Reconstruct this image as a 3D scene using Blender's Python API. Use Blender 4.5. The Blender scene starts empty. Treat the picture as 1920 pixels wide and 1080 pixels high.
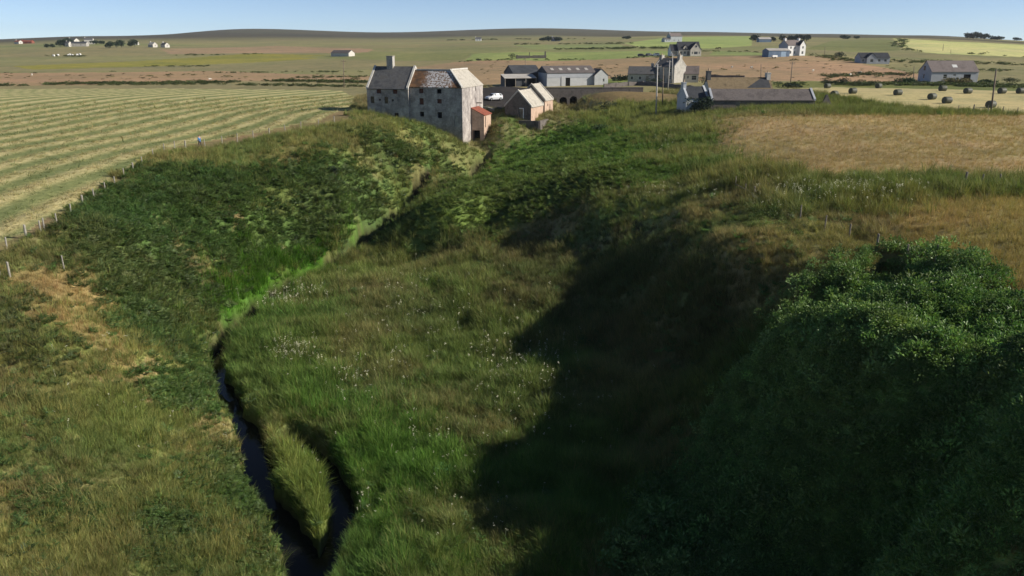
import bpy, bmesh, math, random
import numpy as np
from mathutils import Vector, Matrix

rad = math.radians
scene = bpy.context.scene
COL = scene.collection

# ------------------------------------------------------------------ camera, sky, sun, exposure
ZC = 26.0                       # the drone hovers 26 m over the valley floor
F_PX = 1478.0                   # focal length in pixels of a 1920 px wide frame
PITCH = math.atan(455.0 / F_PX)
cam_d = bpy.data.cameras.new("camera")
cam_d.sensor_width = 36.0
cam_d.lens = 36.0 * F_PX / 1920.0
cam_d.clip_start = 0.5
cam_d.clip_end = 20000.0
cam = bpy.data.objects.new("camera", cam_d)
COL.objects.link(cam)
cam.location = (0, 0, ZC)
cam.rotation_euler = (rad(90) - PITCH, 0, 0)
scene.camera = cam

SUN_EL, SUN_AZ = rad(29.5), rad(-10.0)     # elevation; azimuth from +X towards +Y
world = bpy.data.worlds.new("World")
scene.world = world
world.use_nodes = True
wn = world.node_tree
sky = wn.nodes.new("ShaderNodeTexSky")
sky.sky_type = 'NISHITA'
sky.sun_disc = False
sky.sun_elevation = SUN_EL
sky.sun_rotation = rad(90) - SUN_AZ
sky.altitude = 3000
sky.air_density = 0.6
sky.dust_density = 0.45
sky.ozone_density = 1.0
bg = wn.nodes["Background"]
bg.inputs[1].default_value = 0.093
wn.links.new(sky.outputs[0], bg.inputs[0])
sun_d = bpy.data.lights.new("sun", 'SUN')
sun_d.energy = 5.0
sun_d.angle = rad(0.5)
sun_d.color = (1.0, 0.92, 0.80)
sun = bpy.data.objects.new("sun", sun_d)
COL.objects.link(sun)
sun.location = (200, 60, 150)
sv = Vector((math.cos(SUN_EL) * math.cos(SUN_AZ), math.cos(SUN_EL) * math.sin(SUN_AZ), math.sin(SUN_EL)))
sun.rotation_euler = sv.to_track_quat('Z', 'Y').to_euler()

scene.view_settings.view_transform = 'Standard'
scene.view_settings.look = 'None'
scene.view_settings.exposure = 0.38
scene.view_settings.gamma = 1.0
scene.view_settings.use_curve_mapping = False
scene.render.engine = 'CYCLES'
scene.cycles.max_bounces = 6
scene.cycles.transparent_max_bounces = 8
scene.cycles.volume_bounces = 0

# ------------------------------------------------------------------ small maths
ST, CT = math.sin(PITCH), math.cos(PITCH)

def gtan(py):
    """tangent of the angle below the level at which the photograph's row py looks (centre column)"""
    v = (np.asarray(py, float) - 540.0) / F_PX
    return (ST + v * CT) / (CT - v * ST)

def ray(px, py):
    u = (px - 960.0) / F_PX
    v = (py - 540.0) / F_PX
    return np.array([u, CT - v * ST, -(ST + v * CT)])

def pz(px, py, z):
    d = ray(px, py)
    t = (z - ZC) / d[2]
    return (d[0] * t, d[1] * t, z)

def pY(px, py, Y):
    d = ray(px, py)
    t = Y / d[1]
    return (d[0] * t, Y, ZC + d[2] * t)

def smooth(a, b, x):
    t = np.clip((np.asarray(x, float) - a) / (b - a), 0, 1)
    return t * t * (3 - 2 * t)

_rs = np.random.RandomState(7)
_PERM = _rs.permutation(256)
_PERM = np.concatenate([_PERM, _PERM])
_VAL = _rs.rand(256)

def vnoise(x, y):
    xi = np.floor(x).astype(np.int64); yi = np.floor(y).astype(np.int64)
    fx = x - xi; fy = y - yi
    fx = fx * fx * fx * (fx * (fx * 6 - 15) + 10); fy = fy * fy * fy * (fy * (fy * 6 - 15) + 10)
    xa = xi & 255; xb = (xi + 1) & 255; ya = yi & 255; yb = (yi + 1) & 255
    h = lambda i, j: _VAL[_PERM[(_PERM[i] + j) & 511 & 255]]
    a = h(xa, ya); b = h(xb, ya); c = h(xa, yb); d = h(xb, yb)
    return (a * (1 - fx) + b * fx) * (1 - fy) + (c * (1 - fx) + d * fx) * fy

def fbm(x, y, s, oc=4, seed=0):
    r = 0; a = 1; t = 0
    for k in range(oc):
        r = r + a * vnoise(x / s + 17.3 * seed + 5.1 * k, y / s + 9.7 * seed - 3.3 * k)
        t += a; a *= .5; s /= 2.03
    return r / t

# ------------------------------------------------------------------ the lie of the land
# near ground: (photo column, photo row, ground height there)
NEAR_PTS = [
 # mown field on the left
 (0,166,13.2),(300,166,13.4),(620,168,13.6),(0,220,12.3),(300,220,12.6),(0,300,11.2),(180,290,11.2),(450,215,12.9),(640,195,13.8),
 (0,400,9.9),(120,350,10.6),
 # crest of the left bank
 (12,468,9.0),(134,402,9.8),(232,336,10.5),(305,288,11.3),(378,277,11.5),(500,256,12.0),(620,232,13.0),(675,215,13.9),
 (700,209,13.4),(745,226,11.8),
 # left bank
 (0,520,8.1),(0,600,6.9),(0,700,5.6),(0,850,4.5),(0,1000,3.8),(0,1080,3.4),(150,600,6.4),(150,480,8.4),(200,800,3.6),(200,1000,2.6),
 (200,600,5.6),(300,500,5.6),(350,600,2.2),(250,440,8.4),(300,400,8.2),(400,480,4.0),(450,540,1.4),(550,460,2.1),(300,700,3.4),(380,700,1.6),(300,850,2.6),(400,900,1.2),(400,1040,1.0),
 (650,450,1.9),(400,330,9.8),(500,300,10.6),(600,290,11.0),(480,400,6.2),(560,380,6.3),(700,240,13.0),(785,235,11.6),(815,242,11.2),
 (838,254,10.2),(868,268,8.2),(800,300,8.6),(850,305,6.4),(700,350,6.3),(775,375,3.9),(735,402,3.0),(650,380,5.8),
 # burn
 (885,322,4.7),(830,352,3.5),(765,395,2.3),(720,425,1.4),(680,455,.9),(620,485,.6),(560,514,.3),(500,550,.2),(455,590,.1),(405,640,0),
 (412,700,0),(445,760,0),(480,840,0),(490,900,-.1),(540,980,-.2),(565,1060,-.3),(630,880,0),(645,950,-.1),(600,1075,-.3),
 # gully up to the bridge
 (905,284,6.8),(950,262,8.8),(1000,242,10.3),(1060,222,9.9),(1048,200,12.3),(1130,205,12.4),(1100,214,11.0),
 (980,222,12.1),(1036,220,12.1),(940,235,11.4),(935,215,12.8),(930,190,13.9),(990,180,14.2),(900,250,9.4),(925,256,9.2),
 (1100,180,14.3),(1180,180,14.8),(1180,220,12.2),(1010,172,14.9),(1020,163,14.6),(1190,163,15.0),(1100,160,14.8),(920,164,14.0),
 # right bank with bracken
 (905,345,7.5),(900,372,7.0),(1000,300,8.2),(1100,250,10.2),(960,320,8.2),(1000,350,8.0),(850,390,6.2),(805,415,4.7),(760,440,2.8),(950,398,6.3),(900,440,3.9),
 (1100,330,10.4),(1200,290,11.3),(1250,240,12.8),(1310,260,13.4),(1230,218,12.9),(1300,205,14.0),(1020,372,7.8),
 # spur and hollow
 (930,440,3.1),(1000,402,6.4),(1050,388,7.3),(1120,378,9.0),(1200,362,10.2),(1300,335,11.3),(900,480,2.7),(960,450,3.5),
 (1000,470,3.5),(1000,520,3.6),(1100,440,6.2),(1100,500,4.6),(1120,392,8.6),(1250,402,9.6),(1250,440,8.9),(1250,490,7.8),(1300,560,7.5),(1310,500,9.6),(1200,560,4.8),
 (1400,600,8.2),(1400,480,11.0),(1350,420,11.0),(1450,430,12.0),(1500,470,11.9),(1400,540,9.2),(1520,520,11.4),
 # plateau
 (1378,355,12.1),(1412,368,12.2),(1500,411,12.5),(1545,430,12.6),(1590,446,12.2),(1640,470,12.0),(1695,488,12.1),(1752,502,12.5),
 (1350,225,14.8),(1450,206,15.0),(1560,203,15.0),(1900,215,15.2),(1900,330,14.3),(1400,325,13.0),(1600,260,14.7),(1650,330,13.9),(1600,400,12.9),(1780,420,13.4),(1900,450,13.6),
 (1900,560,13.1),(1820,530,12.9),
 # shrub covered mound
 (1510,580,10.2),(1560,550,11.1),(1640,518,11.9),(1720,508,12.3),(1790,540,13.0),(1700,560,12.6),(1600,580,11.6),(1460,680,8.9),(1560,648,11.3),(1650,642,11.4),(1750,640,11.4),(1850,645,11.9),(1910,650,12.1),(1380,640,6.0),
 (1900,720,12.3),(1700,720,11.0),(1900,850,11.3),(1750,850,8.6),(1900,1000,9.0),(1900,1080,7.8),(1600,800,8.2),(1600,1000,3.6),(1450,800,5.6),
 (1300,700,4.2),(1300,850,2.6),(1300,1000,1.6),(1750,1000,6.6),
 # valley floor
 (1100,700,2.0),(1180,640,2.9),(1100,850,1.2),(1000,600,2.3),(900,600,1.5),(900,520,2.2),(800,520,.8),(800,470,1.2),(700,600,.4),(700,700,.4),(900,700,.7),(700,800,.4),(900,800,.6),
 (700,1000,.2),(900,1000,.6),(1050,1000,1.0),(600,600,.4),(550,700,.3),(560,760,.3),(700,520,.6),(640,560,.4),(550,900,.25),(580,980,.0),(500,640,.3),
 # hay field with bales, gardens and farmland
 (1600,166,15.7),(1750,166,15.7),(1900,170,15.6),(1850,208,15.3),(1700,196,15.3),(1480,160,15.6),(1450,150,15.8),(1260,155,15.5),(1300,170,15.2),(1240,175,15.0),(1220,195,14.0),
]
pts = [pz(*p) for p in NEAR_PTS]
pts += [(13.8,196,10.5),(15.2,201,10.5),(12.2,190,10.3),(10.8,182,10.1),(15.9,47.5,8.6),(19.6,45.2,10.4),(23.5,42.5,10.8),(26.5,41.5,11.3),(25,28.5,13.8),(31,29,15.0),(27,33,13.2),(0,12,.2),(-14,14,0),(-40,12,5.6),(24,12,5.5),(45,20,12),(62,25,13.2),(55,50,13.4),(0,-40,-1),(-14,-40,-1.2),(-60,-20,7),(60,-20,12),(-75,50,9.2),(-70,20,8),  # includes an out-of-view hill at near right, shaped to shade the valley floor
        (90,60,14),(110,120,15),(-100,80,10),(-140,130,11.5),(-30,22,4.2),(-36,34,5.6),(32,24,8),(140,200,15.6),(-170,240,13)]
HZ = [  # far country: per photo column, (distance, photo row it shows at)
 (-300, [(200,180),(260,164),(350,148),(500,128),(700,108),(900,91),(1400,83),(2300,78)]),
 (0,    [(200,181),(260,164),(350,147),(500,127),(700,108),(900,90),(1400,81),(2300,75)]),
 (260,  [(200,181),(260,164),(350,146),(500,125),(700,104),(900,87),(1400,74),(2300,67)]),
 (520,  [(200,183),(260,163),(350,145),(480,128),(700,104),(950,88),(1500,72),(2600,57),(3200,53)]),
 (740,  [(200,183),(260,162),(350,143),(480,123),(700,98),(950,84),(1500,73),(2600,62),(3200,60)]),
 (1000, [(200,177),(260,155),(330,137),(430,114),(600,95),(900,80),(1400,70),(2600,56),(3200,52)]),
 (1250, [(200,172),(260,150),(330,126),(420,104),(560,93),(800,79),(1200,68),(2600,60),(3200,59)]),
 (1480, [(200,171),(260,150),(330,124),(400,103),(560,88),(800,79),(1200,70),(2200,65),(3000,63)]),
 (1650, [(200,170),(260,152),(330,126),(400,110),(520,94),(700,78),(1000,70),(2000,67),(3000,66)]),
 (1920, [(200,171),(260,152),(330,135),(420,116),(520,103),(640,90),(800,80),(1500,79),(3000,80)]),
 (2200, [(200,171),(260,152),(330,135),(420,116),(520,103),(640,90),(800,81),(1500,82),(3000,84)]),
]
_lg = np.linspace(math.log(150), math.log(4200), 90)
_hzx = np.array([(c[0] - 960) / F_PX / CT for c in HZ])      # x / y of the column, roughly
_hzt = []
for c in HZ:
    d = np.log([q[0] for q in c[1]]); r = gtan([q[1] for q in c[1]])
    d = np.append(d, math.log(4200)); r = np.append(r, r[-1] + .006)
    v = np.interp(_lg, d, r)
    k = np.array([1, 2, 3, 2, 1.]); k /= k.sum()
    v = np.convolve(np.pad(v, 2, mode='edge'), k, 'valid')
    _hzt.append(v)
_hzt = np.array(_hzt)

def zfar(x, y):
    d = np.maximum(np.hypot(x, y), 1)
    yy = np.where(y > .35 * d, y, .35 * d)
    a = np.clip(x / yy, _hzx[0], _hzx[-1])
    la = np.clip(np.log(np.maximum(yy, 1)), _lg[0], _lg[-1])
    fi = np.interp(a, _hzx, np.arange(len(_hzx)))
    i0 = np.clip(np.floor(fi).astype(int), 0, len(_hzx) - 2); f = fi - i0
    f = f * f * (3 - 2 * f)
    fj = (la - _lg[0]) / (_lg[1] - _lg[0])
    j0 = np.clip(np.floor(fj).astype(int), 0, len(_lg) - 2); g = fj - j0
    T = _hzt
    t = (T[i0, j0] * (1 - g) + T[i0, j0 + 1] * g) * (1 - f) + (T[i0 + 1, j0] * (1 - g) + T[i0 + 1, j0 + 1] * g) * f
    return ZC - t * yy

for c in HZ[1:-1]:
    a = (c[0] - 960) / F_PX / CT
    for Y in (215., 260.):
        pts.append((a * Y, Y, float(zfar(np.array([a * Y]), np.array([Y]))[0])))
P = np.array(pts, float)
SC = 100.0
def _phi(r2):
    return np.where(r2 > 1e-12, .5 * r2 * np.log(np.maximum(r2, 1e-12)), 0)
def _fit(P, lam):
    n = len(P); X = P[:, :2] / SC
    K = _phi(((X[:, None] - X[None]) ** 2).sum(-1)) + lam * np.eye(n)
    A = np.zeros((n + 3, n + 3)); A[:n, :n] = K
    A[:n, n] = 1; A[:n, n + 1:] = X; A[n, :n] = 1; A[n + 1:, :n] = X.T
    b = np.zeros(n + 3); b[:n] = P[:, 2]
    return np.linalg.solve(A, b)
_W = _fit(P, 2e-4)
def znear(x, y):
    x = np.asarray(x, float).ravel() / SC; y = np.asarray(y, float).ravel() / SC
    out = np.empty(len(x)); n = len(P)
    px_, py_ = P[:, 0] / SC, P[:, 1] / SC
    for s in range(0, len(x), 20000):
        a, b = x[s:s + 20000], y[s:s + 20000]
        out[s:s + 20000] = _phi((a[:, None] - px_) ** 2 + (b[:, None] - py_) ** 2) @ _W[:n] + _W[n] + a * _W[n + 1] + b * _W[n + 2]
    return out

def zbase(x, y):
    x = np.asarray(x, float); y = np.asarray(y, float); sh = x.shape
    x = x.ravel(); y = y.ravel()
    d = np.hypot(x, y)
    w = smooth(190, 262, d)
    zf = zfar(x, y)
    out = zf.copy()
    m = w < 1
    if m.any():
        out[m] = znear(x[m], y[m]) * (1 - w[m]) + zf[m] * w[m]
    return out.reshape(sh)

def march(pxs, pys):
    """points of the open ground seen at the given photo positions"""
    pxs = np.asarray(pxs, float); pys = np.asarray(pys, float)
    u = (pxs - 960) / F_PX; v = (pys - 540) / F_PX
    D = np.stack([u, CT - v * ST, -(ST + v * CT)], -1)
    Y0 = np.full(len(pxs), 14.0); hit = np.full(len(pxs), np.nan); prev = Y0.copy()
    Y = Y0.copy()
    for _ in range(420):
        t = Y / D[:, 1]
        below = (ZC + D[:, 2] * t) < zbase(D[:, 0] * t, Y)
        new = below & np.isnan(hit)
        hit[new] = .5 * (Y[new] + prev[new])
        if not np.isnan(hit).any(): break
        prev = Y.copy(); Y = Y * 1.013 + .05
    hit = np.where(np.isnan(hit), 3000.0, hit)
    lo = hit * .985 - .06; hi = hit * 1.012 + .06
    for _ in range(14):
        mid = .5 * (lo + hi); t = mid / D[:, 1]
        b = (ZC + D[:, 2] * t) < zbase(D[:, 0] * t, mid)
        hi = np.where(b, mid, hi); lo = np.where(b, lo, mid)
    t = hi / D[:, 1]
    return np.stack([D[:, 0] * t, hi, zbase(D[:, 0] * t, hi)], -1)

def G(px, py):
    return march([px], [py])[0]

# ------------------------------------------------------------------ materials
def new_mat(name):
    m = bpy.data.materials.new(name); m.use_nodes = True
    nt = m.node_tree
    return m, nt, nt.nodes["Principled BSDF"]

def N(nt, kind, **kw):
    n = nt.nodes.new(kind)
    for k, v in kw.items():
        if k.startswith('i_'):
            key = k[2:]
            n.inputs[int(key) if key.isdigit() else key].default_value = v
        else:
            setattr(n, k, v)
    return n

def ramp(nt, fac, stops):
    r = nt.nodes.new("ShaderNodeValToRGB")
    el = r.color_ramp.elements
    while len(el) < len(stops): el.new(0.5)
    for e, (p, c) in zip(el, stops):
        e.position = p; e.color = (c[0], c[1], c[2], 1)
    nt.links.new(fac, r.inputs[0])
    return r.outputs[0]

def mixc(nt, fac, a, b, mode='MIX'):
    n = nt.nodes.new("ShaderNodeMix"); n.data_type = 'RGBA'; n.blend_type = mode
    for s, v in ((0, fac), (6, a), (7, b)):
        if isinstance(v, (int, float)): n.inputs[s].default_value = v
        elif isinstance(v, tuple): n.inputs[s].default_value = (v[0], v[1], v[2], 1)
        else: nt.links.new(v, n.inputs[s])
    return n.outputs[2]

def noise(nt, scale, detail=4, rough=.6, vec=None, dim='3D'):
    n = nt.nodes.new("ShaderNodeTexNoise")
    n.inputs["Scale"].default_value = scale; n.inputs["Detail"].default_value = detail; n.inputs["Roughness"].default_value = rough
    if vec is None:
        vec = nt.nodes.new("ShaderNodeNewGeometry").outputs["Position"]
    nt.links.new(vec, n.inputs["Vector"])
    return n.outputs["Fac"]

def rough_mat(name, c1, c2, scale=1.5, rough=.85, bump=.02, c3=None, metallic=0.0, spec=.3, fine=14.0, bumpscale=None):
    """a weathered surface: two or three tones in patches, with a fine grain and bump (object space)"""
    m, nt, b = new_mat(name)
    tc = nt.nodes.new("ShaderNodeTexCoord").outputs["Object"]
    f1 = noise(nt, scale, 5, .65, tc)
    stops = [(.32, c1), (.68, c2)] if c3 is None else [(.3, c1), (.52, c2), (.72, c3)]
    col = ramp(nt, f1, stops)
    f2 = noise(nt, fine, 3, .7, tc)
    g = ramp(nt, f2, [(.25, (.72, .72, .72)), (.75, (1.18, 1.18, 1.18))])
    col = mixc(nt, 1.0, col, g, 'MULTIPLY')
    nt.links.new(col, b.inputs["Base Color"])
    b.inputs["Roughness"].default_value = rough
    b.inputs["Metallic"].default_value = metallic
    b.inputs["Specular IOR Level"].default_value = spec
    if bump:
        bn = N(nt, "ShaderNodeBump", i_Strength=.6, i_Distance=bump)
        nt.links.new(noise(nt, bumpscale or fine, 4, .7, tc), bn.inputs["Height"])
        nt.links.new(bn.outputs[0], b.inputs["Normal"])
    return m

def plain_mat(name, c, rough=.5, metallic=0.0, spec=.5):
    return rough_mat(name, tuple(v * .9 for v in c), tuple(v * 1.1 for v in c), 2.0, rough, 0, None, metallic, spec)

# ------------------------------------------------------------------ what grows where
def W_(pix):
    p = march([q[0] for q in pix], [q[1] for q in pix])
    return p[:, :2]

def seg_dist(x, y, poly, closed=False, along=False):
    """distance to a polyline (and the arc length of the nearest point)"""
    best = np.full(x.shape, 1e9); arc = np.zeros(x.shape); s0 = 0.0
    n = len(poly); rng = range(n if closed else n - 1)
    for i in rng:
        a = poly[i]; b = poly[(i + 1) % n]
        ex, ey = b[0] - a[0], b[1] - a[1]; L2 = ex * ex + ey * ey + 1e-9
        t = np.clip(((x - a[0]) * ex + (y - a[1]) * ey) / L2, 0, 1)
        d = np.hypot(x - a[0] - t * ex, y - a[1] - t * ey)
        m = d < best
        best = np.where(m, d, best)
        if along: arc = np.where(m, s0 + t * math.sqrt(L2), arc)
        s0 += math.sqrt(L2)
    return (best, arc) if along else best

def inside(x, y, poly):
    r = np.zeros(x.shape, bool)
    bx = (x >= poly[:, 0].min()) & (x <= poly[:, 0].max()) & (y >= poly[:, 1].min()) & (y <= poly[:, 1].max())
    if not bx.any(): return r
    xs, ys = x[bx], y[bx]; q = np.zeros(xs.shape, bool)
    n = len(poly)
    for i in range(n):
        x1, y1 = poly[i]; x2, y2 = poly[(i + 1) % n]
        if y1 == y2: continue
        c = ((y1 > ys) != (y2 > ys)) & (xs < (x2 - x1) * (ys - y1) / (y2 - y1) + x1)
        q ^= c
    r[bx] = q
    return r

FENCE_PX = [(-60,500),(0,479),(14,471),(50,447),(84,433),(108,424),(134,405),(156,386),(178,375),(198,361),(216,350),(238,334),(265,313),(308,287),(345,281),(385,276),(425,270),(470,262),(520,253),(570,243),(625,233),(660,222)]
FENCE = W_(FENCE_PX)
STREAM_Z = [(936,264,8.4),(918,279,7.2),(903,300,5.9),(885,322,4.9),(850,342,4.2),(830,352,3.8),(795,375,2.9),(765,395,2.4),(742,411,1.9),(720,425,1.6),(700,441,1.3),(680,455,1.0),(650,471,.8),(620,485,.7),(590,499,.5),(560,513,.35),(528,530,.25),(500,550,.2),
            (476,571,.1),(455,592,.1),(428,614,.05),(408,640,.05),(404,668,.03),(412,700,0),(428,735,0),(447,765,0),(462,800,0),(480,840,0),(484,870,-.05),(492,902,-.1),(515,945,-.15),(545,985,-.2),(565,1030,-.3),(580,1090,-.4),(560,1300,-.6)]
STREAM = np.array([pz(*q)[:2] for q in STREAM_Z])
BRANCH_Z = [(548,806,.1),(575,822,.1),(605,850,.05),(632,892,-.02),(641,940,-.1),(634,985,-.15),(612,1040,-.25),(590,1090,-.35)]
BRANCH = np.array([pz(*q)[:2] for q in BRANCH_Z])

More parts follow.
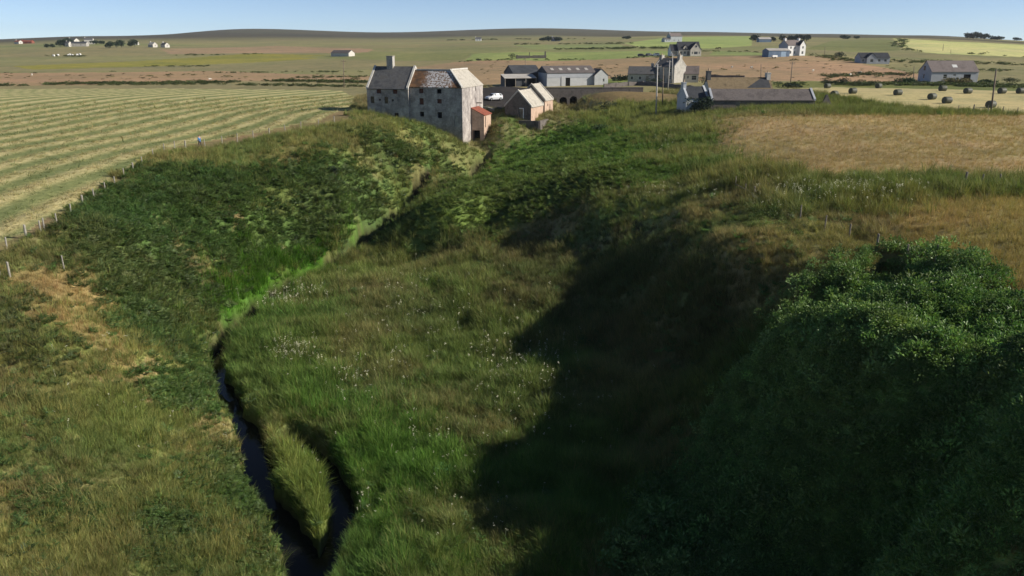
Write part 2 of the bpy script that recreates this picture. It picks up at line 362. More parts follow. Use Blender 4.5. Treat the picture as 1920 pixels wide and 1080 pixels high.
# (name, colour 1, colour 2, plants, plant height, edge wobble, polygon in photo coordinates)
g_olive, g_olive2 = (.195, .212, .088), (.250, .240, .115)
REG = [
 ('heath', (0.394,0.245,0.164), (0.329,0.233,0.137), None, 0, .012, [(0,137),(200,136),(420,133),(560,139),(700,143),(690,150),(420,152),(260,158),(0,161)]),
 ('heath', (0.374,0.245,0.164), (0.302,0.227,0.137), None, 0, .02, [(300,92),(520,86),(700,92),(690,100),(500,99),(320,101)]),
 ('flush', (0.306,0.270,0.055), (0.228,0.222,0.060), None, 0, .012, [(30,124),(250,115),(480,100),(660,104),(560,112),(240,126),(60,131)]),
 ('field', (0.220,0.226,0.094), (0.193,0.204,0.083), None, 0, .006, [(560,108),(870,112),(885,99),(700,97)]),
 ('heath', (0.394,0.251,0.164), (0.329,0.239,0.143), None, 0, .008, [(760,128),(860,116),(1180,110),(1320,106),(1560,106),(1620,120),(1740,142),(1720,156),(1560,152),(1400,152),(1330,152),(1180,146),(1000,152),(900,160),(760,166)]),
 ('field', (0.270,0.319,0.110), (0.231,0.281,0.099), None, 0, .003, [(868,115),(888,101),(1100,97),(1262,95),(1266,104),(1160,110),(1000,114)]),
 ('field', (0.248,0.297,0.110), (0.215,0.253,0.099), None, 0, .003, [(1330,103),(1340,95),(1420,98),(1440,103)]),
 ('field', (0.319,0.385,0.132), (0.275,0.336,0.116), None, 0, .003, [(1170,81),(1245,71),(1412,68),(1408,86),(1330,91),(1200,88)]),
 ('field', (0.226,0.264,0.105), (0.193,0.220,0.094), None, 0, .004, [(960,84),(1160,82),(1180,90),(1000,92)]),
 ('field', (0.209,0.231,0.094), (0.165,0.176,0.072), None, 0, .004, [(1510,92),(1560,76),(1670,74),(1690,94),(1600,98)]),
 ('stubble', (.480,.500,.205), (.520,.490,.240), None, 0, .002, [(1674,72),(1780,78),(1920,84),(2100,90),(2100,112),(1920,107),(1760,101),(1712,96),(1690,88)]),
 ('lawn', (.240,.290,.085), (.200,.250,.075), None, 0, .002, [(1130,164),(1136,148),(1200,148),(1200,160)]),
 ('weeds', (0.132,0.162,0.053), (0.184,0.192,0.066), 'scrub', .5, .012, [(1380,162),(1500,152),(1700,156),(1920,158),(2100,160),(2100,172),(1920,172),(1750,167),(1560,164),(1470,164)]),
 ('stubble', (.470,.400,.215), (.430,.385,.195), None, 0, .003, [(1474,166),(1560,163),(1700,166),(1920,171),(2150,176),(2150,226),(1920,213),(1760,208),(1690,202),(1620,190),(1560,178),(1500,172)]),
 ('weeds', (0.196,0.222,0.075), (0.149,0.180,0.057), 'grass', .5, .02, [(1180,182),(1330,196),(1560,178),(1620,190),(1700,203),(1920,214),(1920,219),(1600,218),(1320,222),(1250,235),(1120,228)]),
 ('dry', (0.266,0.176,0.092), (0.221,0.172,0.084), None, 0, .01, [(1100,184),(1190,172),(1280,180),(1290,190),(1200,194),(1140,192)]),
 ('dry', (0.381,0.285,0.159), (0.328,0.267,0.132), 'dry', .30, .012, [(1326,226),(1500,217),(1920,214),(2200,216),(2200,345),(1920,343),(1700,342),(1560,340),(1450,332),(1370,305),(1340,268)]),
 ('weeds', (0.149,0.186,0.061), (0.218,0.222,0.077), 'grass', .75, .02, [(1340,300),(1420,320),(1560,338),(1920,342),(2200,346),(2200,380),(1920,366),(1780,372),(1640,396),(1500,402),(1400,385),(1300,345)]),
 ('dry', (0.372,0.289,0.137), (0.310,0.267,0.110), 'dry', .45, .02, [(1620,402),(1720,380),(1920,368),(2300,380),(2400,700),(1960,600),(1880,562),(1800,520),(1700,462)]),
 ('hay', (.360,.325,.140), (.300,.290,.120), None, 0, .002, [(-900,170),(-200,167),(0,167),(300,166),(500,168),(640,170),(668,182),(655,205),(600,226),(520,240),(380,266),(308,278),(262,302),(200,344),(130,390),(50,434),(-60,492),(-900,900)]),
 ('track', (.250,.185,.105), (.210,.175,.085), None, 0, .004, [(-60,480),(50,434),(130,390),(200,344),(262,302),(308,278),(380,266),(520,240),(600,226),(655,203),(672,206),(640,232),(560,246),(470,264),(385,278),(308,290),(238,337),(198,364),(134,407),(50,450),(-60,506)]),
 ('moor', (.085,.085,.055), (.110,.098,.062), None, 0, .003, [(380,60),(520,48),(640,52),(740,58),(840,60),(1000,50),(1250,58),(1490,62),(1640,66),(1920,79),(1920,82),(1640,71),(1400,67),(1180,69),(1000,64),(860,66),(740,63),(600,62),(480,64)]),
 # left bank
 ('bank', (0.198,0.257,0.074), (0.273,0.264,0.102), 'grass', .5, .03, [(-60,500),(50,450),(134,407),(198,364),(238,337),(308,290),(385,278),(470,264),(560,246),(640,232),(672,207),(700,207),(745,221),(780,221),(840,250),(868,268),(905,284),(885,322),(830,352),(765,395),(720,425),(680,455),(620,485),(560,513),(500,550),(455,592),(408,640),(404,668),(412,700),(447,765),(480,840),(492,902),(545,985),(580,1100),(-60,1100)]),
 ('bank', (0.337,0.257,0.120), (0.290,0.257,0.102), 'dry', .45, .03, [(130,490),(180,500),(215,600),(260,640),(240,700),(160,640),(80,600),(0,560),(0,520)]),
 ('bracken', (.075,.150,.042), (.105,.165,.048), 'bracken', .75, .02, [(120,425),(200,362),(245,338),(290,400),(330,460),(400,515),(450,545),(400,590),(350,600),(370,640),(340,680),(300,650),(260,620),(215,560),(190,500)]),
 ('bracken', (.072,.142,.040), (.108,.162,.048), 'bracken', .8, .02, [(262,318),(330,312),(430,320),(560,300),(640,290),(700,250),(820,262),(850,310),(890,330),(790,390),(700,420),(600,455),(520,480),(430,510),(380,480),(310,430),(285,380)]),
 ('bank', (0.279,0.251,0.096), (0.220,0.231,0.078), 'grass', .5, .02, [(470,340),(530,330),(560,370),(530,400),(480,380)]),
 ('bank', (0.268,0.257,0.090), (0.209,0.238,0.072), 'grass', .5, .03, [(590,270),(660,262),(720,300),(740,340),(700,330),(640,300)]),
 ('bank', (0.175,0.218,0.062), (0.220,0.244,0.078), 'grass', .6, .02, [(760,315),(830,325),(870,335),(800,380),(730,400),(720,360)]),
 ('scar', (.150,.110,.060), (.110,.105,.045), 'grass', .35, .04, [(285,395),(310,405),(345,450),(400,500),(420,525),(395,520),(340,475),(300,430)]),
 ('bracken', (.085,.165,.042), (.110,.180,.050), 'bracken', .6, .02, [(250,700),(330,690),(400,690),(430,760),(420,790),(330,760),(270,740)]),
 ('bracken', (.080,.160,.040), (.120,.175,.050), 'bracken', .6, .03, [(390,840),(470,850),(500,930),(545,990),(550,1080),(500,1060),(440,960),(400,900)]),
 ('bracken', (.085,.130,.045), (.110,.140,.050), 'bracken', .55, .04, [(0,560),(60,580),(70,660),(30,700),(0,690)]),
 ('reeds', (.048,.150,.012), (.068,.160,.016), 'grass', .85, .02, [(350,600),(420,540),(480,490),(560,470),(640,430),(740,412),(720,430),(620,488),(560,516),(500,553),(455,594),(410,640),(380,640)]),
 ('bank', (.130,.180,.055), (.165,.185,.068), 'grass', .4, .02, [(672,210),(700,207),(745,221),(785,226),(840,252),(868,270),(905,286),(940,262),(960,240),(930,222),(960,212),(985,235),(960,268),(915,292),(880,325),(850,310),(800,250),(740,232),(690,225)]),
 ('bank', (.330,.240,.130), (.270,.225,.105), 'dry', .35, .05, [(0,690),(60,680),(100,750),(60,810),(0,800)]),
 ('bank', (.320,.240,.125), (.260,.220,.105), 'dry', .35, .05, [(220,690),(290,680),(310,720),(260,750)]),
 ('bank', (.310,.245,.120), (.250,.225,.100), 'dry', .35, .05, [(330,790),(420,780),(440,810),(390,850),(330,840)]),
 ('bank', (.300,.235,.115), (.245,.220,.095), 'grass', .4, .06, [(60,820),(160,800),(220,870),(150,920),(70,900)]),
 ('bank', (.310,.225,.120), (.260,.215,.100), 'dry', .4, .05, [(430,380),(470,390),(500,430),(470,450),(430,420)]),
 ('bracken', (.075,.150,.042), (.105,.165,.048), 'bracken', .5, .05, [(70,900),(140,890),(190,950),(130,1000),(80,970)]),
 ('bracken', (.075,.150,.042), (.105,.165,.048), 'bracken', .5, .05, [(230,950),(330,930),(370,1010),(280,1050)]),
 ('bracken', (.075,.150,.042), (.105,.165,.048), 'bracken', .5, .05, [(90,610),(120,620),(125,720),(100,800),(85,700)]),
 # valley floor
 ('meadow', (0.130,0.213,0.054), (0.163,0.218,0.064), 'grass', .7, .03, [(412,640),(455,592),(500,552),(560,515),(620,487),(700,442),(780,440),(880,450),(930,440),(1000,520),(1200,560),(1400,600),(1480,640),(1400,720),(1330,760),(1250,900),(1040,1110),(580,1110),(545,985),(492,902),(480,840),(447,765),(412,700)]),
 ('meadow', (0.093,0.213,0.035), (0.112,0.231,0.041), 'grass', .75, .03, [(480,560),(600,540),(640,600),(600,640),(700,700),(790,780),(900,870),(960,930),(940,1110),(660,1110),(640,900),(560,790),(520,700),(440,660),(440,600)]),
 ('meadow', (0.083,0.207,0.033), (0.102,0.225,0.040), 'grass', .7, .03, [(900,830),(1060,770),(1200,800),(1230,900),(1040,1110),(900,1110)]),
 ('meadow', (0.186,0.207,0.084), (0.153,0.207,0.064), 'grass', .65, .03, [(620,530),(700,520),(830,560),(850,640),(700,640),(650,590)]),
 ('meadow', (0.181,0.207,0.074), (0.149,0.207,0.059), 'grass', .6, .03, [(740,720),(860,720),(950,790),(930,860),(850,850),(780,790)]),
 ('island', (0.163,0.250,0.054), (0.213,0.256,0.072), 'grass', .85, .01, [(492,850),(500,815),(560,822),(600,862),(626,900),(622,960),(600,1010),(575,1000),(530,950),(500,910)]),
 # right bank
 ('bracken', (.105,.205,.042), (.140,.220,.052), 'bracken', .6, .03, [(700,442),(765,405),(850,355),(905,318),(940,285),(1000,255),(1060,235),(1150,222),(1250,235),(1320,240),(1330,300),(1290,330),(1200,350),(1100,372),(1000,400),(930,432),(880,450),(780,448)]),
 ('bank', (0.175,0.218,0.066), (0.220,0.244,0.084), 'grass', .6, .03, [(1060,218),(1150,196),(1260,205),(1320,240),(1335,300),(1290,320),(1200,300),(1250,260),(1200,240),(1120,235)]),
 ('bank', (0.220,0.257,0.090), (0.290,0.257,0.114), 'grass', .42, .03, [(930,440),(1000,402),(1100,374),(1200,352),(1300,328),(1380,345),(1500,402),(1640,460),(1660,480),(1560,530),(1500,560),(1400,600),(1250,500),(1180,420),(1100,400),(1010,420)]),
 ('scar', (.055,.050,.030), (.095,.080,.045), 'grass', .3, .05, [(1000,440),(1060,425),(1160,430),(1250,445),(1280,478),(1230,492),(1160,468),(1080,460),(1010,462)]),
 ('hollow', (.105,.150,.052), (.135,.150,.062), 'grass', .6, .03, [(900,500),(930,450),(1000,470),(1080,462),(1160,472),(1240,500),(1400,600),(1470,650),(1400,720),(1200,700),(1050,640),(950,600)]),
 ('bank', (0.116,0.178,0.050), (0.163,0.198,0.066), 'scrub', .6, .03, [(1350,400),(1420,395),(1500,430),(1480,450),(1400,430)]),
 ('shrub', (0.121,0.227,0.066), (0.170,0.258,0.083), 'shrub', 1.0, .02, [(1150,1110),(1250,920),(1330,800),(1400,700),(1470,660),(1490,610),(1505,565),(1570,525),(1650,482),(1760,502),(1850,550),(1920,610),(2100,700),(2300,1110)]),
 ('dry', (0.221,0.172,0.070), (0.177,0.163,0.062), 'grass', .5, .02, [(1560,638),(1650,640),(1740,650),(1700,662),(1600,655)]),
 # tarmac yard and road
 ('yard', (.030,.028,.030), (.042,.038,.038), None, 0, .003, [(900,166),(1005,168),(1014,176),(1004,184),(962,196),(955,206),(930,206),(905,205)]),
]
REGW = []
for nm, c1, c2, veg, hh, wob, px in REG:
    REGW.append((nm, np.array(c1), np.array(c2), veg, hh, wob, W_(px)))
VEG = [None, 'grass', 'bracken', 'shrub', 'dry', 'scrub']

def classify(x, y):
    """base colour, plant kind, plant height and lumpiness of the ground at x, y"""
    x = np.asarray(x, float); y = np.asarray(y, float)
    d = np.hypot(x, y)
    w1 = fbm(x, y, 3.0, 4, 1) - .5; w2 = fbm(x, y, 3.0, 4, 2) - .5
    far = np.minimum(d, 900.) ; w3 = fbm(x, y, 30., 3, 3) - .5; w4 = fbm(x, y, 30., 3, 4) - .5
    k = np.clip(fbm(x, y, 7., 4, 5) * 2.2 - .6, 0, 1)
    k2 = np.clip(fbm(x, y * 2.5, 120., 4, 6) * 2.4 - .7, 0, 1)
    kk = np.where(d > 170, k2, k)[:, None]
    # open country: olive rough grazing, browner moor towards the skyline
    moor = smooth(1250, 1900, d)[:, None]
    col = (1 - kk) * np.array(g_olive) + kk * np.array(g_olive2)
    st = np.clip(fbm(x, y * 3.0, 260., 4, 8) * 3.2 - 1.1, 0, 1)[:, None]
    col = col * (1 - .55 * st) + .55 * st * np.array((.250, .205, .120))
    col = col * (1 - moor) + moor * ((1 - kk) * np.array((.072, .070, .048)) + kk * np.array((.098, .086, .060)))
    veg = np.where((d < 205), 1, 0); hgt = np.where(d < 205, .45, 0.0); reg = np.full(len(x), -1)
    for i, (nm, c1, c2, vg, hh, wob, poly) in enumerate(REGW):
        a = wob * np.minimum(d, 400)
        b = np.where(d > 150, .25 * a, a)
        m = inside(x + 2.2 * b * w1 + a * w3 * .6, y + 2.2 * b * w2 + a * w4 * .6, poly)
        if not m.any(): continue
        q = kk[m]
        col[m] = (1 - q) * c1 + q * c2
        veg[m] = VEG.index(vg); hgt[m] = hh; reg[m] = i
    near = smooth(170, 120, d)[:, None]
    f1 = fbm(x, y, 1.6, 3, 11); f2 = fbm(x, y, 14., 3, 12)
    sh = (.72 + .56 * f1)[:, None]
    f7 = fbm(x, y, .9, 3, 16); sh = sh * (.78 + .44 * f7)[:, None]
    col = col * (1 - near + near * sh)
    f3 = fbm(x, y, 8., 4, 13)[:, None]; f4 = fbm(x, y, 3.5, 4, 14)[:, None]
    gw = (veg == 1)[:, None] * near
    gp = gw * np.clip((f3 - .50) * 6, 0, 1) * .6
    col = col * (1 - gp) + gp * np.array((.105, .185, .052))
    sp_ = gw * np.clip((f4 - .54) * 7, 0, 1) * .5
    col = col * (1 - sp_) + sp_ * np.array((.30, .245, .125))
    wild = (np.isin(veg, [1, 2, 4]))[:, None] * near
    warm = np.clip((f2 - .45) * 4, 0, 1)[:, None]
    col = col * (1 - wild * warm * .25) + wild * warm * .25 * np.array((.24, .20, .095))
    return col, veg, hgt, reg

def lumps(x, y, veg):
    d = np.hypot(x, y)
    f = smooth(230, 150, d)
    n1 = fbm(x, y, 2.6, 4, 21); n2 = fbm(x, y, 5.0, 4, 22); n3 = fbm(x, y, 1.1, 3, 23)
    z = np.zeros(len(x))
    z += np.where(np.isin(veg, [1, 5]), (n3 - .5) * .45 + (n1 - .5) * .5, 0)
    z += np.where(veg == 2, (n1 - .5) * .6 + (n2 - .5) * .6, 0)
    z += np.where(veg == 3, (fbm(x, y, 5.0, 2, 24) - .5) * 3.0 + (n1 - .5) * 1.3 - .3, 0)
    z += np.where(veg == 4, (n1 - .5) * .25, 0)
    return z * f

def stream_dist(x, y):
    a = seg_dist(x, y, STREAM); b = seg_dist(x, y, BRANCH)
    return a, b

def hay_row(x, y):
    return .3 * seg_dist(x, y, FENCE) + .7 * (-x + .03 * y) + (fbm(x, y, 26., 3, 41) - .5) * 2.6

def ground(x, y, full=False):
    x = np.asarray(x, float).ravel(); y = np.asarray(y, float).ravel()
    z = zbase(x, y)
    col, veg, hgt, reg = classify(x, y)
    z = z + lumps(x, y, veg)
    m = (np.abs(x) < 60) & (y < 150)
    if m.any():
        a, b = stream_dist(x[m], y[m])
        wa = np.clip(.76 + (45 - y[m]) * .016, .62, .9)
        wob = (fbm(x[m], y[m], 1.8, 3, 31) - .5) * 1.2
        c = np.maximum(smooth(wa + .55, wa - .05, a + wob), smooth(1.2, .65, b + wob * .5))
        z[m] -= 1.7 * c
        mud = (c > .5)
        cm = col[m]; vm = veg[m]
        cm = cm * (1 - c[:, None]) + c[:, None] * np.array((.045, .038, .022))
        vm = np.where(mud, 0, vm)
        col[m] = cm; veg[m] = vm
    names = [r[0] for r in REGW]
    hay = np.array([1.0 if (r >= 0 and names[r] == 'hay') else 0.0 for r in reg])
    row = np.zeros(len(x))
    h = hay > 0
    if h.any():
        row[h] = hay_row(x[h], y[h])
        ph = row[h] / 6.0 * 2 * math.pi
        z[h] += .16 * np.maximum(0, np.cos(ph)) ** 2
    return z, col, veg, hgt, hay, row, reg

# ------------------------------------------------------------------ ground sheet
az = np.concatenate([np.radians(np.linspace(-180, -46, 60))[:-1], np.radians(np.linspace(-46, 46, 830)), np.radians(np.linspace(46, 180, 60))[1:]])
ds = [4.0]
while ds[-1] < 4500:
    d = ds[-1]
    near = max(1.5 * d * d / (788 * 15.0), .0035 * d)
    ds.append(d + min(near, .012 * d if d > 28 else .06 * d))
ds = np.array(ds + [5200., 6500., 9000.])
AZ, DS = np.meshgrid(az, ds)
gx = (DS * np.sin(AZ)).ravel(); gy = (DS * np.cos(AZ)).ravel()
gz, gcol, gveg, ghgt, ghay, grow, greg = ground(gx, gy)
gz[DS.ravel() > 4600] -= 60
nr, nc = AZ.shape

def grid_mesh(name, verts, nr, nc):
    me = bpy.data.meshes.new(name)
    nv = len(verts); nf = (nr - 1) * (nc - 1)
    me.vertices.add(nv); me.vertices.foreach_set("co", np.asarray(verts, np.float32).ravel())
    i = np.arange(nr - 1)[:, None] * nc + np.arange(nc - 1)[None]
    q = np.stack([i, i + 1, i + nc + 1, i + nc], -1).reshape(-1, 4)[:, ::-1]
    me.loops.add(nf * 4); me.polygons.add(nf)
    me.loops.foreach_set("vertex_index", np.ascontiguousarray(q).ravel().astype(np.int32))
    me.polygons.foreach_set("loop_start", np.arange(nf, dtype=np.int32) * 4)
    me.polygons.foreach_set("use_smooth", np.ones(nf, bool))
    me.update(calc_edges=True); me.validate()
    return me

def vattr(me, name, kind, data):
    a = me.attributes.new(name, kind, 'POINT')
    a.data.foreach_set({'FLOAT': 'value', 'INT': 'value', 'FLOAT_VECTOR': 'vector', 'FLOAT_COLOR': 'color'}[kind], np.ascontiguousarray(data).ravel())

gme = grid_mesh("ground", np.stack([gx, gy, gz], -1), nr, nc)
vattr(gme, "col", 'FLOAT_COLOR', np.concatenate([gcol, np.ones((len(gcol), 1))], 1).astype(np.float32))
vattr(gme, "hay", 'FLOAT', ghay.astype(np.float32))
vattr(gme, "row", 'FLOAT', grow.astype(np.float32))

def ground_material():
    m, nt, b = new_mat("ground")
    L = nt.links.new
    at = N(nt, "ShaderNodeAttribute", attribute_name="col")
    hay = N(nt, "ShaderNodeAttribute", attribute_name="hay").outputs["Fac"]
    row = N(nt, "ShaderNodeAttribute", attribute_name="row").outputs["Fac"]
    pos = nt.nodes.new("ShaderNodeNewGeometry").outputs["Position"]
    n1 = noise(nt, 1.1, 6, .7, pos); n2 = noise(nt, .16, 5, .65, pos); n3 = noise(nt, 5.0, 3, .7, pos); n4 = noise(nt, .02, 5, .6, pos)
    t = ramp(nt, n1, [(.25, (.62, .62, .60)), (.75, (1.35, 1.33, 1.30))])
    c = mixc(nt, .8, at.outputs["Color"], t, 'MULTIPLY')
    t2 = ramp(nt, n2, [(.3, (.74, .80, .78)), (.7, (1.22, 1.16, 1.12))])
    c = mixc(nt, .8, c, t2, 'MULTIPLY')
    t4 = ramp(nt, n4, [(.3, (.80, .86, .84)), (.7, (1.18, 1.13, 1.10))])
    c = mixc(nt, .9, c, t4, 'MULTIPLY')
    # hay: straw coloured windrows with greener aftermath between them
    ph = N(nt, "ShaderNodeMath", operation='MULTIPLY', i_1=2 * math.pi / 6.0); L(row, ph.inputs[0])
    wob = N(nt, "ShaderNodeMath", operation='MULTIPLY_ADD', i_1=.8, i_2=-.4); L(noise(nt, .045, 3, .55, pos), wob.inputs[0])
    ad = N(nt, "ShaderNodeMath", operation='ADD'); L(ph.outputs[0], ad.inputs[0]); L(wob.outputs[0], ad.inputs[1])
    cs = N(nt, "ShaderNodeMath", operation='COSINE'); L(ad.outputs[0], cs.inputs[0])
    s2 = N(nt, "ShaderNodeMath", operation='MULTIPLY_ADD', i_1=.5, i_2=.5); L(cs.outputs[0], s2.inputs[0])
    brk = N(nt, "ShaderNodeMath", operation='MULTIPLY_ADD', i_1=.9, i_2=-.45); L(n1, brk.inputs[0])
    s3 = N(nt, "ShaderNodeMath", operation='ADD', use_clamp=True); L(s2.outputs[0], s3.inputs[0]); L(brk.outputs[0], s3.inputs[1])
    hc = ramp(nt, s3.outputs[0], [(.1, (.195, .225, .092)), (.5, (.315, .310, .140)), (.9, (.465, .415, .215))])
    hc = mixc(nt, .7, hc, t, 'MULTIPLY')
    hc = mixc(nt, .8, hc, t2, 'MULTIPLY')
    c = mixc(nt, hay, c, hc)
    L(c, b.inputs["Base Color"])
    b.inputs["Roughness"].default_value = .95; b.inputs["Specular IOR Level"].default_value = .1
    bn = N(nt, "ShaderNodeBump", i_Strength=.8, i_Distance=.25)
    L(mixc(nt, .4, n1, n3), bn.inputs["Height"])
    L(bn.outputs[0], b.inputs["Normal"])
    return m
gme.materials.append(ground_material())
ground_ob = bpy.data.objects.new("ground", gme)
COL.objects.link(ground_ob)
ground_ob["kind"] = "structure"
ground_ob["label"] = "rolling farmland with a grassy ravine running down from the stone mill"
ground_ob["category"] = "ground"

# water of the burn
def ribbon(line_z, width, drop):
    p = np.array([pz(*q) for q in line_z])
    out = []
    for i in range(len(p)):
        a = p[max(i - 1, 0)]; c = p[min(i + 1, len(p) - 1)]
        t = (c - a)[:2]; t /= np.linalg.norm(t) + 1e-9
        nrm = np.array([-t[1], t[0]])
        for s in np.linspace(-1, 1, 5):
            out.append((p[i, 0] + nrm[0] * s * width, p[i, 1] + nrm[1] * s * width, p[i, 2] - drop))
    return np.array(out)
wv1 = ribbon(STREAM_Z, 1.7, 1.3)
wme = grid_mesh("water", wv1, len(STREAM_Z), 5)
wm, wnt, wb = new_mat("burn_water")
wb.inputs["Base Color"].default_value = (.010, .011, .009, 1)
wb.inputs["Roughness"].default_value = .06
wb.inputs["IOR"].default_value = 1.33; wb.inputs["Specular IOR Level"].default_value = .32
wbn = N(wnt, "ShaderNodeBump", i_Strength=.25, i_Distance=.03)
wnt.links.new(noise(wnt, 4.0, 3, .5), wbn.inputs["Height"]); wnt.links.new(wbn.outputs[0], wb.inputs["Normal"])
wme.materials.append(wm)
water = bpy.data.objects.new("water", wme); COL.objects.link(water)
water["kind"] = "structure"; water["label"] = "narrow burn running along the foot of the left bank"; water["category"] = "water"
wme2 = grid_mesh("water_channel", ribbon(BRANCH_Z, .9, 1.32), len(BRANCH_Z), 5); wme2.materials.append(wm)
water2 = bpy.data.objects.new("water_channel", wme2); COL.objects.link(water2)
water2["kind"] = "structure"; water2["label"] = "dark side channel round the grassy islet in the burn"; water2["category"] = "water"

# ------------------------------------------------------------------ plants (ground cover nobody could count)
def raw_mesh(name, V, F, tint=None, mats=()):
    me = bpy.data.meshes.new(name)
    me.from_pydata([tuple(v) for v in V], [], F)
    if tint is not None:
        a = me.attributes.new("tint", 'FLOAT', 'POINT'); a.data.foreach_set("value", np.asarray(tint, np.float32))
    for m in mats: me.materials.append(m)
    me.update()
    return me

def leaf_material(name, transl=.3, rough=.6, spec=.25):
    m, nt, b = new_mat(name)
    L = nt.links.new
    at = N(nt, "ShaderNodeAttribute", attribute_name="col", attribute_type='INSTANCER').outputs["Color"]
    tn = N(nt, "ShaderNodeAttribute", attribute_name="tint", attribute_type='GEOMETRY').outputs["Fac"]
    k = ramp(nt, tn, [(0.0, (.62, .70, .66)), (.5, (1, 1, 1)), (1.0, (1.5, 1.32, 1.20))])
    c = mixc(nt, 1.0, at, k, 'MULTIPLY')
    L(c, b.inputs["Base Color"]); b.inputs["Roughness"].default_value = rough; b.inputs["Specular IOR Level"].default_value = spec
    tr = nt.nodes.new("ShaderNodeBsdfTranslucent")
    L(mixc(nt, 1.0, c, (1.0, 1.05, .6), 'MULTIPLY'), tr.inputs["Color"])
    mx = N(nt, "ShaderNodeMixShader", i_0=transl)
    L(b.outputs[0], mx.inputs[1]); L(tr.outputs[0], mx.inputs[2])
    L(mx.outputs[0], nt.nodes["Material Output"].inputs["Surface"])
    return m
M_grass = leaf_material("grass_blade", .35, .65, .1)
M_leaf = leaf_material("leaf", .38, .5, .3)
M_shrub = leaf_material("shrub_leaf", .30, .48, .35)

def blade(V, F, T, r, x, y, h, w, lean, ang, seg=3, tint=.5):
    i0 = len(V); ca, sa = math.cos(ang), math.sin(ang); wa = ang + math.pi / 2 + r.uniform(-.5, .5)
    cw, sw = math.cos(wa), math.sin(wa)
    for k in range(seg + 1):
        t = k / seg; ww = w * (1 - t) ** .6 * .5 if k < seg else w * .04
        o = lean * h * t ** 1.8; zz = h * (t - .22 * lean * t * t)
        V.append((x + ca * o - cw * ww, y + sa * o - sw * ww, zz)); V.append((x + ca * o + cw * ww, y + sa * o + sw * ww, zz))
        T += [tint, tint]
    for k in range(seg):
        a = i0 + 2 * k; F.append((a, a + 1, a + 3, a + 2))

def grass_tuft(seed, n=15, spread=.22, h=1.0, w=.045, lean=.45, heads=0):
    r = random.Random(seed); V, F, T = [], [], []
    for _ in range(n):
        a = r.uniform(0, 6.283); q = spread * math.sqrt(r.random())
        blade(V, F, T, r, q * math.cos(a), q * math.sin(a), h * r.uniform(.5, 1.05), w * r.uniform(.6, 1.2), lean * r.uniform(.3, 1.5), a + r.uniform(-.9, .9), 3, r.uniform(.1, .85))
    for _ in range(heads):
        a = r.uniform(0, 6.283); q = spread * r.random(); hh = h * r.uniform(.95, 1.3)
        blade(V, F, T, r, q * math.cos(a), q * math.sin(a), hh, w * .6, .18, a, 2, 1.0)
    return raw_mesh("tuft", V, F, T, [M_grass])

def leaf_quad(V, F, T, c, d, up, L, W, tint):
    d = d.normalized(); s = d.cross(up)
    if s.length < 1e-3: s = Vector((1, 0, 0))
    s.normalize(); i = len(V); n = s.cross(d) * (.12 * L)
    V += [tuple(c), tuple(c + d * L * .5 + s * W * .5 + n), tuple(c + d * L - n), tuple(c + d * L * .5 - s * W * .5 + n)]
    T += [tint] * 4; F.append((i, i + 1, i + 2, i + 3))

def frond_clump(seed, n=7, h=.8, rad_=.55):
    """bracken: arching stems with two rows of narrowing leaflets"""
    r = random.Random(seed); V, F, T = [], [], []
    for k in range(n):
        a = 6.283 * k / n + r.uniform(-.4, .4); q = r.uniform(.0, .25) * rad_
        base = Vector((q * math.cos(a), q * math.sin(a), 0)); hh = h * r.uniform(.65, 1.1); reach = rad_ * r.uniform(.6, 1.1); tint = r.uniform(.15, .85)
        prev = base
        for j in range(1, 8):
            t = j / 7
            p = base + Vector((math.cos(a) * reach * t ** 1.3, math.sin(a) * reach * t ** 1.3, hh * (1.55 * t - .75 * t * t)))
            d = p - prev
            if t > .22:
                Ls = .34 * (1.15 - t) * (rad_ / .55)
                side = d.cross(Vector((0, 0, 1))).normalized()
                for sg in (-1, 1):
                    dd = side * sg + d.normalized() * .55 + Vector((0, 0, -.12))
                    leaf_quad(V, F, T, p, dd, Vector((0, 0, 1)) + d * .2, Ls, Ls * .42, min(1, max(0, tint + r.uniform(-.15, .15))))
            prev = p
    return raw_mesh("frond_clump", V, F, T, [M_leaf])

def leaf_clump(seed, n=70, h=.9, rad_=.6, L=.17, mat=None):
    """low shrub: a rough dome of leaf sprays"""
    r = random.Random(seed); V, F, T = [], [], []
    sp = [(r.uniform(-.5, .5) * rad_, r.uniform(-.5, .5) * rad_, r.uniform(.5, 1.0)) for _ in range(5)]
    for _ in range(n):
        cx, cy, s = r.choice(sp)
        th = math.acos(r.uniform(-.15, 1)); ph = r.uniform(0, 6.283); q = r.uniform(.55, 1.0)
        o = Vector((math.sin(th) * math.cos(ph) * rad_ * .55 * s, math.sin(th) * math.sin(ph) * rad_ * .55 * s, math.cos(th) * h * .45 * s)) * q
        c = Vector((cx, cy, h * .45 * s)) + o
        d = (o.normalized() + Vector((r.uniform(-.7, .7), r.uniform(-.7, .7), r.uniform(-.3, .6)))).normalized()
        leaf_quad(V, F, T, c, d, o.normalized() + Vector((0, 0, .3)), L * r.uniform(.7, 1.3), L * .5 * r.uniform(.7, 1.2), r.uniform(.1, .95))
    return raw_mesh("leaf_clump", V, F, T, [mat or M_leaf])

def umbel(seed):
    r = random.Random(seed); V, F, T = [], [], []
    blade(V, F, T, r, 0, 0, .95, .02, .1, r.uniform(0, 6), 2, .3)
    for k in range(r.randint(3, 5)):
        a = r.uniform(0, 6.28); q = r.uniform(0, .11); cx, cy, cz = q * math.cos(a), q * math.sin(a), .95 + r.uniform(-.12, .05)
        R = r.uniform(.024, .046); i = len(V)
        V.append((cx, cy, cz + .012)); T.append(.5)
        for j in range(6):
            V.append((cx + R * math.cos(j * 1.047), cy + R * math.sin(j * 1.047), cz)); T.append(.6)
        for j in range(6): F.append((i, i + 1 + j, i + 1 + (j + 1) % 6))
    return raw_mesh("umbel", V, F, T, [M_grass])

